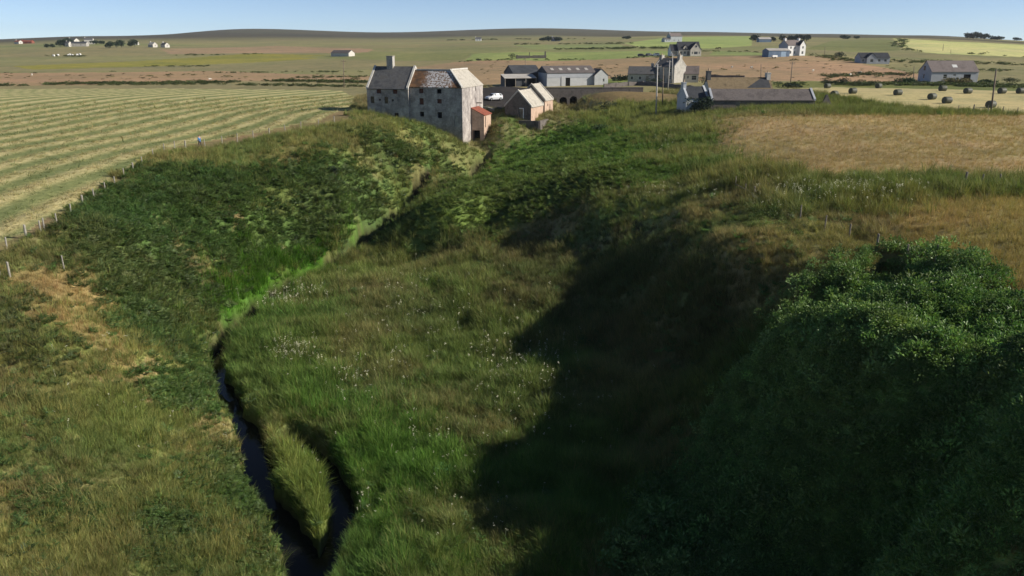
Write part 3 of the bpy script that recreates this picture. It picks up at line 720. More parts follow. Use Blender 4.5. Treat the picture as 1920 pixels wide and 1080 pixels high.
def scatter(name, label, cat, protos, P, rot, scl, col):
    """one object of stuff: instances of a few plant meshes on points"""
    me = bpy.data.meshes.new(name + "_points")
    me.vertices.add(len(P)); me.vertices.foreach_set("co", np.ascontiguousarray(P, np.float32).ravel())
    vattr(me, "rot", 'FLOAT_VECTOR', rot.astype(np.float32))
    vattr(me, "scl", 'FLOAT_VECTOR', scl.astype(np.float32))
    vattr(me, "col", 'FLOAT_COLOR', np.concatenate([col, np.ones((len(col), 1))], 1).astype(np.float32))
    vattr(me, "kind_index", 'INT', np.random.RandomState(5).randint(0, len(protos), len(P)).astype(np.int32))
    ob = bpy.data.objects.new(name, me); COL.objects.link(ob)
    ng = bpy.data.node_groups.new(name, 'GeometryNodeTree')
    ng.interface.new_socket("Geometry", in_out='INPUT', socket_type='NodeSocketGeometry')
    ng.interface.new_socket("Geometry", in_out='OUTPUT', socket_type='NodeSocketGeometry')
    gi = ng.nodes.new("NodeGroupInput"); go = ng.nodes.new("NodeGroupOutput")
    iop = ng.nodes.new("GeometryNodeInstanceOnPoints")
    g2i = ng.nodes.new("GeometryNodeGeometryToInstance")
    for me_p in reversed(protos):
        po = bpy.data.objects.new(name + "_plant", me_p)
        oi = ng.nodes.new("GeometryNodeObjectInfo"); oi.inputs["Object"].default_value = po
        ng.links.new(oi.outputs["Geometry"], g2i.inputs[0])
    def na(n, t):
        a = ng.nodes.new("GeometryNodeInputNamedAttribute"); a.data_type = t; a.inputs[0].default_value = n
        return a.outputs[0]
    L = ng.links.new
    L(gi.outputs[0], iop.inputs["Points"]); L(g2i.outputs[0], iop.inputs["Instance"])
    iop.inputs["Pick Instance"].default_value = True
    L(na("kind_index", 'INT'), iop.inputs["Instance Index"])
    L(na("rot", 'FLOAT_VECTOR'), iop.inputs["Rotation"]); L(na("scl", 'FLOAT_VECTOR'), iop.inputs["Scale"])
    L(iop.outputs[0], go.inputs[0])
    md = ob.modifiers.new("scatter", 'NODES'); md.node_group = ng
    ob["kind"] = "stuff"; ob["label"] = label; ob["category"] = cat
    return ob

rs = np.random.RandomState(11)
def samples(n, d0, d1, a0=-43, a1=43, power=0.0):
    """points spread over the fan between two distances, thinning out with the square of the distance"""
    a = np.radians(rs.uniform(a0, a1, n)); d = np.exp(rs.uniform(math.log(d0), math.log(d1), n))
    return d * np.sin(a), d * np.cos(a), d

def jitter_col(c, amt=.16):
    k = 1 + rs.normal(0, amt, (len(c), 1)); h = 1 + rs.normal(0, .05, (len(c), 3))
    return np.clip(c * np.clip(k, .5, 1.6) * h, .004, .9)

NPL = 350000
sx, sy, sd = samples(NPL, 24, 212)
sz, scol, sveg, shgt, shay, srow, sreg = ground(sx, sy)
# plants mingle where two kinds meet
_jx = rs.normal(0, 1.0, NPL) * (.6 + sd / 90); _jy = rs.normal(0, 1.0, NPL) * (.6 + sd / 90)
_c2, _v2, _h2, _r2 = classify(sx + _jx, sy + _jy)
_sw = (sveg > 0) & (_v2 > 0)
sveg = np.where(_sw, _v2, sveg); shgt = np.where(_sw, _h2, shgt); scol = np.where(_sw[:, None], _c2, scol); sreg = np.where(_sw, _r2, sreg)
_mx = rs.random(NPL)
_br = (sveg == 2) & (_mx < .14); sveg[_br] = 1; shgt[_br] *= .9
_gb = (sveg == 1) & (_mx > .965) & (fbm(sx, sy, 5., 3, 15) > .46); scol[_gb] = np.array((.10, .185, .055)); sveg[_gb] = 2; shgt[_gb] = .6
_da, _db = stream_dist(sx, sy)
shgt = shgt * np.where((np.minimum(_da, _db) < 2.2) & (sveg == 1), .85, 1.0)
shgt = shgt * np.where(sveg == 1, .38 + 1.28 * fbm(sx, sy, 2.0, 3, 17), 1.0)
_nm = np.array([r[0] for r in REGW] + ['open'])[sreg]
grow_ = (sd / 45.0) ** .42 * 1.0

def place(mask, hmul, tilt, wide=1.0, sink=.04):
    idx = np.nonzero(mask)[0]; n = len(idx)
    P_ = np.stack([sx[idx], sy[idx], sz[idx] - sink], -1)
    rot = np.stack([rs.normal(0, tilt, n), rs.normal(0, tilt, n), rs.uniform(0, 6.283, n)], -1)
    s = hmul * rs.uniform(.7, 1.25, n) * grow_[idx]
    return idx, P_, rot, np.stack([s * wide, s * wide, s], -1)

pick = rs.random(NPL)
# tall meadow and bank grass
m = (sveg == 1) & (pick < .80)
idx, P_, rot, scl = place(m, 1.0, .16)
scl *= (shgt[idx] * 1.08)[:, None]
scl[:, :2] *= 1.2
scatter("tall_grass", "uncut meadow grass in green and straw tones over the ravine floor and banks", "grass",
        [grass_tuft(s, 20, .26, 1.0, .031, .5, heads=(3 if s % 2 else 0)) for s in range(1, 6)], P_, rot, scl, jitter_col(scol[idx], .2))
# dry standing grass of the right-hand fields
m = (sveg == 4) & (pick < .55)
idx, P_, rot, scl = place(m, 1.0, .2)
scl *= (shgt[idx] * 1.0)[:, None]
scatter("dry_grass", "pale brown seeding grass standing in the uncut fields beside the ravine", "grass",
        [grass_tuft(s, 13, .3, 1.0, .035, .6, heads=4) for s in range(21, 25)], P_, rot, scl, jitter_col(scol[idx], .09))
# bracken
m = (sveg == 2) & (pick < .52)
idx, P_, rot, scl = place(m, 1.0, .2)
scl *= (.86 * shgt[idx] / .75 * (sd[idx] / 60).clip(1, 3) ** -.25)[:, None]
scatter("bracken", "dark green bracken covering the ravine sides in rippling clumps", "bracken",
        [frond_clump(s) for s in range(31, 36)], P_, rot, scl, jitter_col(scol[idx], .22))
# shrub thicket on the mound and weedy scrub
_forb = ((sveg == 1) & (pick < .10 * np.clip((fbm(sx, sy, 6., 3, 19) - .42) * 5, 0, 1)))
m = ((sveg == 3) & (pick < .68)) | ((sveg == 5) & (pick < .25)) | _forb
idx, P_, rot, scl = place(m, 1.0, .3)
scl *= (shgt[idx] * .85 * np.exp(rs.normal(0, .28, len(idx))))[:, None]
scol[_forb] = np.array((.085, .165, .055)); shr_s = np.where(sveg[idx] == 1, .72, 1.0); scl *= shr_s[:, None]
scatter("shrub_thicket", "dense dark leafy thicket smothering the mound on the near right", "undergrowth",
        [leaf_clump(s, 120, .9, .62, .125, mat=M_shrub) for s in range(41, 46)], P_, rot, scl, jitter_col(scol[idx], .22))
# white umbels
FL = [(470,545,620,590,150),(500,650,600,690,160),(560,660,760,780,90),(640,560,900,700,90),(880,620,1060,760,170),(860,600,1200,900,140),(700,780,940,880,70),(640,500,900,620,80),
      (480,860,500,900,40),(560,830,640,880,60),(620,900,700,1000,50),(1380,350,1560,400,110),(1480,350,1760,396,190),(1100,350,1400,380,90),(1200,250,1300,300,60),(120,405,180,430,12),(0,560,330,700,25),(420,800,470,840,20),(60,640,420,900,30),(540,1000,580,1070,25),(740,880,1000,1040,40)]
fx, fy = [], []
for x0, y0, x1, y1, n in FL:
    n = int(n * .62)
    q = march(rs.normal((x0 + x1) / 2, (x1 - x0) / 4, n), rs.normal((y0 + y1) / 2, (y1 - y0) / 4, n))
    fx.append(q[:, 0]); fy.append(q[:, 1])
fx = np.concatenate(fx); fy = np.concatenate(fy)
fz, _, fveg, fh, *_r = ground(fx, fy)
ok = (fveg == 1) | (fveg == 4); fx, fy, fz, fh = fx[ok], fy[ok], fz[ok], fh[ok]
n = len(fx); fs = fh * rs.uniform(.95, 1.35, n) * 1.15
fs3 = np.stack([np.full(n, 1.0), np.full(n, 1.0), fs], -1) * (np.hypot(fx, fy) / 55)[:, None].clip(.8, 1.3)
scatter("white_wildflowers", "white umbels of cow parsley dotted through the tall grass", "wildflowers", [umbel(s) for s in range(51, 55)],
        np.stack([fx, fy, fz], -1), np.stack([rs.normal(0, .15, n), rs.normal(0, .15, n), rs.uniform(0, 6.28, n)], -1), fs3, np.clip(rs.normal(1, .1, (n, 1)), .6, 1.1) * np.array((.66, .66, .50)))

q = march(rs.normal(406, 3, 14), rs.normal(712, 9, 14)); n = len(q); qz = ground(q[:, 0], q[:, 1])[0]
scatter("purple_flowers", "small patch of purple flowers on the left edge of the burn", "wildflowers", [leaf_clump(61, 50, .6, .4, .09)], np.stack([q[:, 0] - .5, q[:, 1], np.maximum(qz, -.1)], -1),
        np.stack([np.zeros(n), np.zeros(n), rs.uniform(0, 6.28, n)], -1), np.full((n, 3), .8), np.tile(np.array((.16, .055, .12)), (n, 1)))

# ------------------------------------------------------------------ builders for things
class MB:
    """collects faces, builds ONE mesh object"""
    def __init__(self): self.v = []; self.f = []; self.m = []
    def quad(self, a, b, c, d, m=0): self.poly([a, b, c, d], m)
    def poly(self, pts, m=0):
        i = len(self.v); self.v += [tuple(p) for p in pts]; self.f.append(tuple(range(i, i + len(pts)))); self.m.append(m)
    def box(self, x0, x1, y0, y1, z0, z1, m=0):
        i = len(self.v)
        self.v += [(x, y, z) for z in (z0, z1) for (x, y) in ((x0, y0), (x1, y0), (x1, y1), (x0, y1))]
        for q in ((3, 2, 1, 0), (4, 5, 6, 7), (0, 1, 5, 4), (1, 2, 6, 5), (2, 3, 7, 6), (3, 0, 4, 7)):
            self.f.append(tuple(i + k for k in q)); self.m.append(m)
    def slab(self, top, dz, m=0):
        """a plate: polygon and the same polygon dz lower"""
        n = len(top); i = len(self.v)
        self.v += [tuple(p) for p in top] + [(p[0], p[1], p[2] - dz) for p in top]
        self.f.append(tuple(range(i, i + n))); self.f.append(tuple(range(i + 2 * n - 1, i + n - 1, -1)))
        for k in range(n):
            j = (k + 1) % n; self.f.append((i + k, i + n + k, i + n + j, i + j))
        self.m += [m] * (n + 2)
    def tube(self, a, b, r0, r1, n=8, m=0, cap=True):
        a = Vector(a); b = Vector(b); d = (b - a).normalized()
        u = d.cross(Vector((0, 0, 1)) if abs(d.z) < .9 else Vector((1, 0, 0))).normalized(); w = d.cross(u); i = len(self.v)
        for c, r in ((a, r0), (b, r1)):
            for k in range(n):
                t = 6.28318 * k / n; self.v.append(tuple(c + u * r * math.cos(t) + w * r * math.sin(t)))
        for k in range(n):
            j = (k + 1) % n; self.f.append((i + k, i + n + k, i + n + j, i + j)); self.m.append(m)
        if cap:
            self.f.append(tuple(i + k for k in range(n))); self.f.append(tuple(i + n + k for k in reversed(range(n)))); self.m += [m, m]
    def build(self, name, mats, parent=None, smooth=False, loc=None, bevel=0):
        me = bpy.data.meshes.new(name); me.from_pydata(self.v, [], self.f)
        if not isinstance(mats, (list, tuple)): mats = [mats]
        for q in mats: me.materials.append(q)
        if len(mats) > 1: me.polygons.foreach_set("material_index", np.array(self.m, np.int32))
        bm = bmesh.new(); bm.from_mesh(me)
        bmesh.ops.remove_doubles(bm, verts=bm.verts, dist=1e-4)
        bmesh.ops.recalc_face_normals(bm, faces=bm.faces)
        bm.to_mesh(me); bm.free()
        if smooth: me.polygons.foreach_set("use_smooth", np.ones(len(me.polygons), bool))
        me.update()
        ob = bpy.data.objects.new(name, me); COL.objects.link(ob)
        if loc is not None: ob.location = loc
        if parent is not None: ob.parent = parent
        if bevel:
            bv = ob.modifiers.new("bevel", 'BEVEL'); bv.width = bevel; bv.segments = 2; bv.limit_method = 'ANGLE'
        return ob

def tag(o, label, cat, group=None):
    o["label"] = label; o["category"] = cat
    if group: o["group"] = group
    return o

def thing(name, label, cat, loc, rz=0.0, group=None):
    o = bpy.data.objects.new(name, None); COL.objects.link(o)
    o.empty_display_size = .3; o.location = loc; o.rotation_euler = (0, 0, rz)
    return tag(o, label, cat, group)

def copy_thing(o, loc, rz, label):
    c = o.copy(); COL.objects.link(c); c.location = loc; c.rotation_euler = (0, 0, rz); c["label"] = label
    for ch in o.children:
        k = ch.copy(); COL.objects.link(k); k.parent = c
        for g in ch.children:
            q = g.copy(); COL.objects.link(q); q.parent = k
    return c

# materials of the built things
M = {}
M['rubble'] = rough_mat("rubble_stone", (.235, .225, .205), (.43, .41, .37), .55, .9, .03, (.33, .31, .28), fine=3.2)
M['rubble_warm'] = rough_mat("warm_rubble_stone", (.36, .255, .185), (.52, .38, .29), .6, .9, .03, (.45, .33, .25), fine=3.5)
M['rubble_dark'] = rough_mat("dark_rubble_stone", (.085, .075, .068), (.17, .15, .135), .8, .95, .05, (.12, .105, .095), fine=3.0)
M['harl'] = rough_mat("weathered_harling", (.40, .38, .34), (.58, .56, .51), .35, .9, .015, (.50, .48, .43), fine=5)
M['harl_blue'] = rough_mat("limewash", (.40, .43, .46), (.54, .56, .58), .5, .85, .01)
M['dull_white'] = rough_mat("dull_white_paint", (.40, .41, .41), (.52, .53, .53), .5, .85, .01)
M['cream'] = rough_mat("cream_render", (.56, .52, .43), (.66, .62, .53), .5, .85, .008)
M['white'] = rough_mat("white_render", (.72, .72, .69), (.82, .82, .80), .5, .8, .006)
M['greywall'] = rough_mat("grey_render", (.34, .36, .39), (.42, .44, .47), .5, .85, .01)
M['slate'] = rough_mat("slate", (.055, .058, .062), (.115, .115, .115), .9, .75, .02, (.085, .078, .066), fine=4)
M['slate_new'] = rough_mat("dark_slate", (.030, .033, .038), (.055, .058, .064), 1.2, .6, .01, fine=6)
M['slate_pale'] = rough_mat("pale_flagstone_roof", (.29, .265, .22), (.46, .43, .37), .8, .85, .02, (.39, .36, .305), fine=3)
M['tile_brown'] = rough_mat("brown_roof", (.105, .088, .082), (.185, .155, .145), .35, .85, .015, (.145, .125, .118), fine=4)
M['thatch'] = rough_mat("old_thatch", (.11, .085, .05), (.21, .16, .095), .8, 1.0, .05, (.155, .12, .07), fine=4)
M['asbestos'] = rough_mat("corrugated_cement", (.075, .066, .064), (.135, .118, .112), .5, .9, .02, (.105, .092, .088), fine=4)
M['tin_dark'] = rough_mat("dark_sheeting", (.035, .040, .046), (.075, .080, .088), .5, .65, .01)
M['tin_pale'] = rough_mat("pale_sheeting", (.36, .34, .31), (.50, .48, .44), .4, .6, .01)
M['tin_blue'] = rough_mat("blue_sheeting", (.10, .16, .24), (.16, .22, .31), .6, .6, .01)
M['door_blue'] = plain_mat("pale_blue_paint", (.30, .42, .55), .6)
M['rust'] = rough_mat("rusty_red_sheeting", (.15, .040, .026), (.27, .085, .050), 1.6, .85, .01, (.21, .056, .034), fine=9)
M['wood_red'] = rough_mat("red_brown_boards", (.085, .035, .026), (.145, .060, .042), 2, .85, .01)
M['wood'] = rough_mat("grey_timber", (.16, .14, .115), (.30, .27, .225), 1.2, .9, .01, fine=9)
M['wood_pale'] = rough_mat("bleached_timber", (.26, .245, .21), (.42, .395, .34), 1.5, .9, .01, fine=9)
M['pole'] = rough_mat("tarred_pole", (.15, .115, .085), (.27, .22, .17), .7, .9, .005)
M['pole_pale'] = rough_mat("weathered_pole", (.36, .34, .31), (.55, .53, .49), .5, .85, .005)
M['black'] = plain_mat("dark_interior", (.012, .012, .012), .95, 0, .1)
M['glass'] = plain_mat("window_glass", (.020, .025, .030), .12, 0, .6)
M['frame'] = plain_mat("window_frame_white", (.62, .62, .60), .55)
M['frame_dark'] = plain_mat("window_frame_old", (.12, .095, .08), .8)
M['pot'] = plain_mat("clay_pot", (.50, .36, .24), .85)
M['concrete'] = rough_mat("concrete", (.30, .29, .27), (.42, .41, .39), .9, .9, .01)
M['tyre'] = plain_mat("tyre_rubber", (.015, .015, .015), .85, 0, .2)
M['metal'] = plain_mat("grey_metal", (.32, .33, .34), .45, .6)

def roof_lichen():
    """brown mossy slates with a broad bleached patch of white lichen"""
    m, nt, b = new_mat("lichened_slate")
    tc = nt.nodes.new("ShaderNodeTexCoord").outputs["Object"]
    base = ramp(nt, noise(nt, .9, 5, .65, tc), [(.3, (.050, .034, .024)), (.5, (.120, .062, .028)), (.72, (.205, .105, .045))])
    spots = ramp(nt, noise(nt, 2.6, 4, .75, tc), [(.44, (0, 0, 0)), (.55, (1, 1, 1))])
    sep = nt.nodes.new("ShaderNodeSeparateXYZ"); nt.links.new(tc, sep.inputs[0])
    mr = N(nt, "ShaderNodeMath", operation='ADD', i_1=4.9); nt.links.new(sep.outputs[0], mr.inputs[0])
    ab = N(nt, "ShaderNodeMath", operation='ABSOLUTE'); nt.links.new(mr.outputs[0], ab.inputs[0])
    nz = N(nt, "ShaderNodeMath", operation='MULTIPLY_ADD', i_1=3.0); nt.links.new(noise(nt, .7, 3, .6, tc), nz.inputs[0]); nt.links.new(ab.outputs[0], nz.inputs[2])
    mul = N(nt, "ShaderNodeMath", operation='MULTIPLY', i_1=.2); nt.links.new(nz.outputs[0], mul.inputs[0])
    band = ramp(nt, mul.outputs[0], [(.72, (1, 1, 1)), (.98, (0, 0, 0))])
    f = mixc(nt, 1.0, spots, band, 'MULTIPLY')
    c = mixc(nt, f, base, (.50, .50, .50))
    nt.links.new(c, b.inputs["Base Color"]); b.inputs["Roughness"].default_value = .9
    bn = N(nt, "ShaderNodeBump", i_Strength=.6, i_Distance=.03); nt.links.new(noise(nt, 3.0, 4, .7, tc), bn.inputs["Height"]); nt.links.new(bn.outputs[0], b.inputs["Normal"])
    return m
M['lichen'] = roof_lichen()

def mill_wall_mat():
    """grey weathered rubble with dark damp streaks running down"""
    m, nt, b = new_mat("mill_masonry")
    tc = nt.nodes.new("ShaderNodeTexCoord").outputs["Object"]
    mp = N(nt, "ShaderNodeMapping"); mp.inputs["Scale"].default_value = (1, 1, .5); nt.links.new(tc, mp.inputs[0])
    c = ramp(nt, noise(nt, .7, 6, .72, tc), [(.3, (.24, .215, .205)), (.5, (.47, .43, .40)), (.68, (.70, .655, .60))])
    streak = ramp(nt, noise(nt, .30, 6, .75, mp.outputs[0]), [(.40, (.55, .55, .56)), (.62, (1, 1, 1))])
    c = mixc(nt, .7, c, streak, 'MULTIPLY')
    br = N(nt, "ShaderNodeTexVoronoi"); br.inputs["Scale"].default_value = 3.0
    mp2 = N(nt, "ShaderNodeMapping"); mp2.inputs["Scale"].default_value = (1, 1, 2.0); nt.links.new(tc, mp2.inputs[0]); nt.links.new(mp2.outputs[0], br.inputs["Vector"])
    st = ramp(nt, br.outputs["Distance"], [(.1, (1.12, 1.12, 1.12)), (.5, (.70, .70, .70))])
    c = mixc(nt, .6, c, st, 'MULTIPLY')
    nt.links.new(c, b.inputs["Base Color"]); b.inputs["Roughness"].default_value = .92; b.inputs["Specular IOR Level"].default_value = .2
    bn = N(nt, "ShaderNodeBump", i_Strength=.7, i_Distance=.04); nt.links.new(br.outputs["Distance"], bn.inputs["Height"]); nt.links.new(bn.outputs[0], b.inputs["Normal"])
    return m
M['mill'] = mill_wall_mat()

def panel(mb, o, ux, n, L, z0, z1, holes, dp, m=0):
    """a wall face with recessed rectangular openings; holes are (u0, u1, za, zb) measured from o"""
    us = sorted({0.0, L} | {q for h in holes for q in h[:2]}); zs = sorted({z0, z1} | {q for h in holes for q in h[2:4]})
    P3 = lambda u, z, k=0.0: (o[0] + ux[0] * u - n[0] * k, o[1] + ux[1] * u - n[1] * k, z)
    for a, b in zip(us, us[1:]):
        for c, d in zip(zs, zs[1:]):
            um, zm = (a + b) / 2, (c + d) / 2
            if any(h[0] < um < h[1] and h[2] < zm < h[3] for h in holes): continue
            mb.quad(P3(a, c), P3(b, c), P3(b, d), P3(a, d), m)
    for a, b, c, d in [h[:4] for h in holes]:
        mb.quad(P3(a, c), P3(a, d), P3(a, d, dp), P3(a, c, dp), m); mb.quad(P3(b, c), P3(b, c, dp), P3(b, d, dp), P3(b, d), m)
        mb.quad(P3(a, d), P3(b, d), P3(b, d, dp), P3(a, d, dp), m); mb.quad(P3(a, c), P3(a, c, dp), P3(b, c, dp), P3(b, c), m)

def opening(root, o, ux, n, u0, u1, za, zb, dp, kind, fmat='frame', dmat='wood'):
    """window (frame > pane), boarded opening or door set back in the wall"""
    def bx(mb, a, b, c, d, k0, k1):
        p = [(o[0] + ux[0] * u - n[0] * k, o[1] + ux[1] * u - n[1] * k, z) for z in (c, d) for (u, k) in ((a, k0), (b, k0), (b, k1), (a, k1))]
        i = len(mb.v); mb.v += p
        for q in ((3, 2, 1, 0), (4, 5, 6, 7), (0, 1, 5, 4), (1, 2, 6, 5), (2, 3, 7, 6), (3, 0, 4, 7)):
            mb.f.append(tuple(i + j for j in q)); mb.m.append(0)
    if kind == 'win':
        t = min(.09, (u1 - u0) * .12); mb = MB()
        bx(mb, u0, u0 + t, za, zb, dp - .06, dp + .02); bx(mb, u1 - t, u1, za, zb, dp - .06, dp + .02)
        bx(mb, u0 + t, u1 - t, za, za + t, dp - .06, dp + .02); bx(mb, u0 + t, u1 - t, zb - t, zb, dp - .06, dp + .02)
        zm = (za + zb) / 2; bx(mb, u0 + t, u1 - t, zm - t * .35, zm + t * .35, dp - .05, dp + .02)
        f = mb.build("window", M[fmat], root)
        g = MB(); bx(g, u0 + t * .5, u1 - t * .5, za + t * .5, zb - t * .5, dp - .02, dp + .04); g.build("pane", M['glass'], f)
    elif kind == 'board':
        mb = MB(); k = max(2, int((u1 - u0) / .22))
        for j in range(k):
            a = u0 + (u1 - u0) * j / k; b = u0 + (u1 - u0) * (j + 1) / k
            bx(mb, a + .008, b - .008, za, zb, dp - .05 - .012 * (j % 2), dp + .02)
        mb.build("boarded_window", M['wood_red'], root)
    elif kind == 'dark':
        mb = MB(); bx(mb, u0, u1, za, zb, dp, dp + .06); mb.build("dark_opening", M['black'], root)
    elif kind == 'blind':
        mb = MB(); bx(mb, u0, u1, za, zb, dp - .12, dp + .02); mb.build("blocked_window", M['rubble'], root)
    else:
        mb = MB(); bx(mb, u0, u1, za, zb, dp - .06, dp + .02)
        d = mb.build("door", M[dmat], root)
        h = MB(); um = u1 - .15 * (u1 - u0); bx(h, um - .03, um + .03, (za + zb) / 2 - .08, (za + zb) / 2 + .08, dp - .11, dp - .06); h.build("handle", M['metal'], d)

def volume(root, cx, cy, rz, L, W, H, R, wall, roof, openings=(), chimneys=(), skew=None, down=1.5, dp=.14, z0=0.0, fmat='frame', dmat='wood', over=.22, names=("wall", "roof")):
    """one gabled block of a building: ridge along its x, front towards -y"""
    c, s = math.cos(rz), math.sin(rz)
    T = lambda x, y: (cx + c * x - s * y, cy + s * x + c * y)
    Dn = lambda x, y: (c * x - s * y, s * x + c * y)
    sides = {'f': ((-L / 2, -W / 2), (1, 0), (0, -1), L), 'r': ((L / 2, -W / 2), (0, 1), (1, 0), W), 'b': ((L / 2, W / 2), (-1, 0), (0, 1), L), 'l': ((-L / 2, W / 2), (0, -1), (-1, 0), W)}
    mb = MB()
    for k, (o, ux, n, ln) in sides.items():
        hs = []
        for op in openings:
            if op[0] == k:
                hs.append((op[1] - op[3] / 2, op[1] + op[3] / 2, z0 + op[2], z0 + op[2] + op[4]))
        oo = T(*o); uu = Dn(*ux); nn = Dn(*n)
        panel(mb, oo, uu, nn, ln, z0 - down, z0 + H, hs, dp)
        for op in openings:
            if op[0] == k:
                opening(root, oo, uu, nn, op[1] - op[3] / 2, op[1] + op[3] / 2, z0 + op[2], z0 + op[2] + op[4], dp, op[5], fmat, dmat)
    for sx_ in (-1, 1):
        a = T(sx_ * L / 2, -W / 2); b = T(sx_ * L / 2, W / 2); t = T(sx_ * L / 2, 0)
        mb.poly([(a[0], a[1], z0 + H), (b[0], b[1], z0 + H), (t[0], t[1], z0 + H + R)])
    mb.build(names[0], M[wall], root)
    rb = MB(); e = over; sl = R / (W / 2); g = .12 if skew is None else -.25; up = .16
    for sg in (-1, 1):
        q = [(-L / 2 - g, sg * (W / 2 + e), H - e * sl + up), (L / 2 + g, sg * (W / 2 + e), H - e * sl + up), (L / 2 + g, 0, H + R + up), (-L / 2 - g, 0, H + R + up)]
        if sg > 0: q.reverse()
        rb.slab([T(p[0], p[1]) + (z0 + p[2],) for p in q], .13)
    ro = rb.build(names[1], M[roof], root)
    if skew is not None:
        for sx_ in (-1, 1):
            kb = MB()
            xa, xb = sx_ * L / 2 + .06 * sx_, sx_ * (L / 2 - .34)
            for sg in (-1, 1):
                q = [(xa, sg * (W / 2 + .12), H - .12 * sl + .34), (xb, sg * (W / 2 + .12), H - .12 * sl + .34), (xb, 0, H + R + .34), (xa, 0, H + R + .34)]
                kb.slab([T(p[0], p[1]) + (z0 + p[2],) for p in q], .36)
            kb.build("skew_stones", M[skew], root)
    for ch in chimneys:
        x, w, d, h, cm = ch[:5]; y = ch[5] if len(ch) > 5 else 0.0
        cb = MB(); zz = z0 + H + R - .7
        def rb4(mbx, x0, x1, y0, y1, za, zb):
            p = [T(x0, y0), T(x1, y0), T(x1, y1), T(x0, y1)]; i = len(mbx.v)
            mbx.v += [(q[0], q[1], za) for q in p] + [(q[0], q[1], zb) for q in p]
            for f in ((3, 2, 1, 0), (4, 5, 6, 7), (0, 1, 5, 4), (1, 2, 6, 5), (2, 3, 7, 6), (3, 0, 4, 7)):
                mbx.f.append(tuple(i + j for j in f)); mbx.m.append(0)
        top = z0 + H + R + h
        rb4(cb, x - w / 2, x + w / 2, y - d / 2, y + d / 2, zz, top); rb4(cb, x - w / 2 - .07, x + w / 2 + .07, y - d / 2 - .07, y + d / 2 + .07, top, top + .14)
        co = cb.build("chimney", M[cm], root)
        if len(ch) < 7 or ch[6]:
            pb = MB(); p = T(x, y); pb.tube((p[0], p[1], top + .14), (p[0], p[1], top + .62), .15, .12, 8); pb.build("chimney_pot", M['pot'], co)
    return ro

def at(px, py, Y=None, dz=0.0):
    """ground under the photo position (py), or under the column px at distance Y"""
    if Y is None:
        p = G(px, py); return (p[0], p[1], p[2] + dz)
    H = 12.0
    for _ in range(8):
        zc = Y * CT + H * ST; x = (px - 960) / F_PX * zc; z = float(zbase(np.array([x]), np.array([Y]))[0]); H = ZC - z
    return (x, Y, z + dz)

def gz1(x, y): return float(ground([x], [y])[0][0])

# ------------------------------------------------------------------ the old mill
mill = thing("mill_building", "tall derelict stone mill with lichened roof, chimney and red roofed lean-to", "mill", (-9.25, 150.0, 8.4), math.atan2(-.273, .962))
mb = MB()
front_holes = [(-8.1, .85, 9.0, 9.85, 'board'), (-8.1, .85, 6.9, 8.1, 'board'), (-8.1, .85, 4.7, 5.6, 'dark'), (-4.5, .9, 9.0, 9.8, 'dark'), (-4.5, .9, 7.2, 8.0, 'board'), (-4.5, .9, 4.5, 5.6, 'dark'), (-1.2, .75, 3.2, 5.0, 'blind')]
XL = -10.5
hs = [(x - w / 2 - XL, x + w / 2 - XL, a, b) for x, w, a, b, k in front_holes]
panel(mb, (XL, 0), (1, 0), (0, -1), -XL, -4, 10.1, hs, .28)
for (x, w, a, b, k), h in zip(front_holes, hs): opening(mill, (XL, 0), (1, 0), (0, -1), h[0], h[1], a, b, .28, k)
rh = [(7.85, 8.2, 9.1, 10.0, 'dark'), (7.9, 8.25, 6.9, 7.9, 'dark')]
panel(mb, (0, 0), (0, 1), (1, 0), 12.5, -4, 10.1, [h[:4] for h in rh], .28)
for h in rh: opening(mill, (0, 0), (0, 1), (1, 0), *h[:4], .28, h[4])
panel(mb, (0, 12.5), (-1, 0), (0, 1), 6.6, -4, 10.1, [], .2); panel(mb, (-6.6, 12.5), (0, -1), (-1, 0), 5.9, -4, 10.1, [], .2); panel(mb, (-6.6, 6.6), (-1, 0), (0, 1), -XL - 6.6, -4, 10.1, [], .2)
mb.poly([(0, 12.5, 10.1), (-6.6, 12.5, 10.1), (-3.3, 12.5, 13.0)])
mb.build("wall", M['mill'], mill)
rb = MB(); e = .12
rb.slab([(XL, -e, 10.1 + .05), (e, -e, 10.15), (-3.3, 3.3, 13.12), (XL, 3.3, 13.12)], .14)
rb.slab([(XL, 3.3, 13.12), (-3.3, 3.3, 13.12), (-6.6, 6.7, 10.15), (XL, 6.7, 10.15)], .14)
rb.build("front_roof", M['lichen'], mill)["label"] = "brown slates with white lichen"
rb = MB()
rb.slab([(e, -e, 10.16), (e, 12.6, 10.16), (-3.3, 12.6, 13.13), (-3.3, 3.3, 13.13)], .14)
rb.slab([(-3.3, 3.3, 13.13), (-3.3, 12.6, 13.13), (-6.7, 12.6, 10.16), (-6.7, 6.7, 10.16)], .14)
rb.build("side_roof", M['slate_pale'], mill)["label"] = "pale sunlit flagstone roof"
kb = MB()
def strip(mbx, a, b, side, w, h):
    a = Vector(a); b = Vector(b); s = Vector(side).normalized() * w
    mbx.slab([a - s, b - s, b + s, a + s], h)
strip(kb, (.1, -.1, 10.38), (-3.3, 3.3, 13.36), (1, 1, 0), .2, .3); strip(kb, (-3.3, 3.3, 13.36), (-3.3, 12.55, 13.36), (1, 0, 0), .2, .28); strip(kb, (XL + .3, 3.3, 13.3), (-3.4, 3.3, 13.3), (0, 1, 0), .16, .24)
kb.build("ridge_stones", M['harl'], mill)
bm_ = MB(); bm_.box(.0, 1.1, 8.35, 8.55, 6.75, 6.95); bm_.build("hoist_beam", M['wood'], mill)
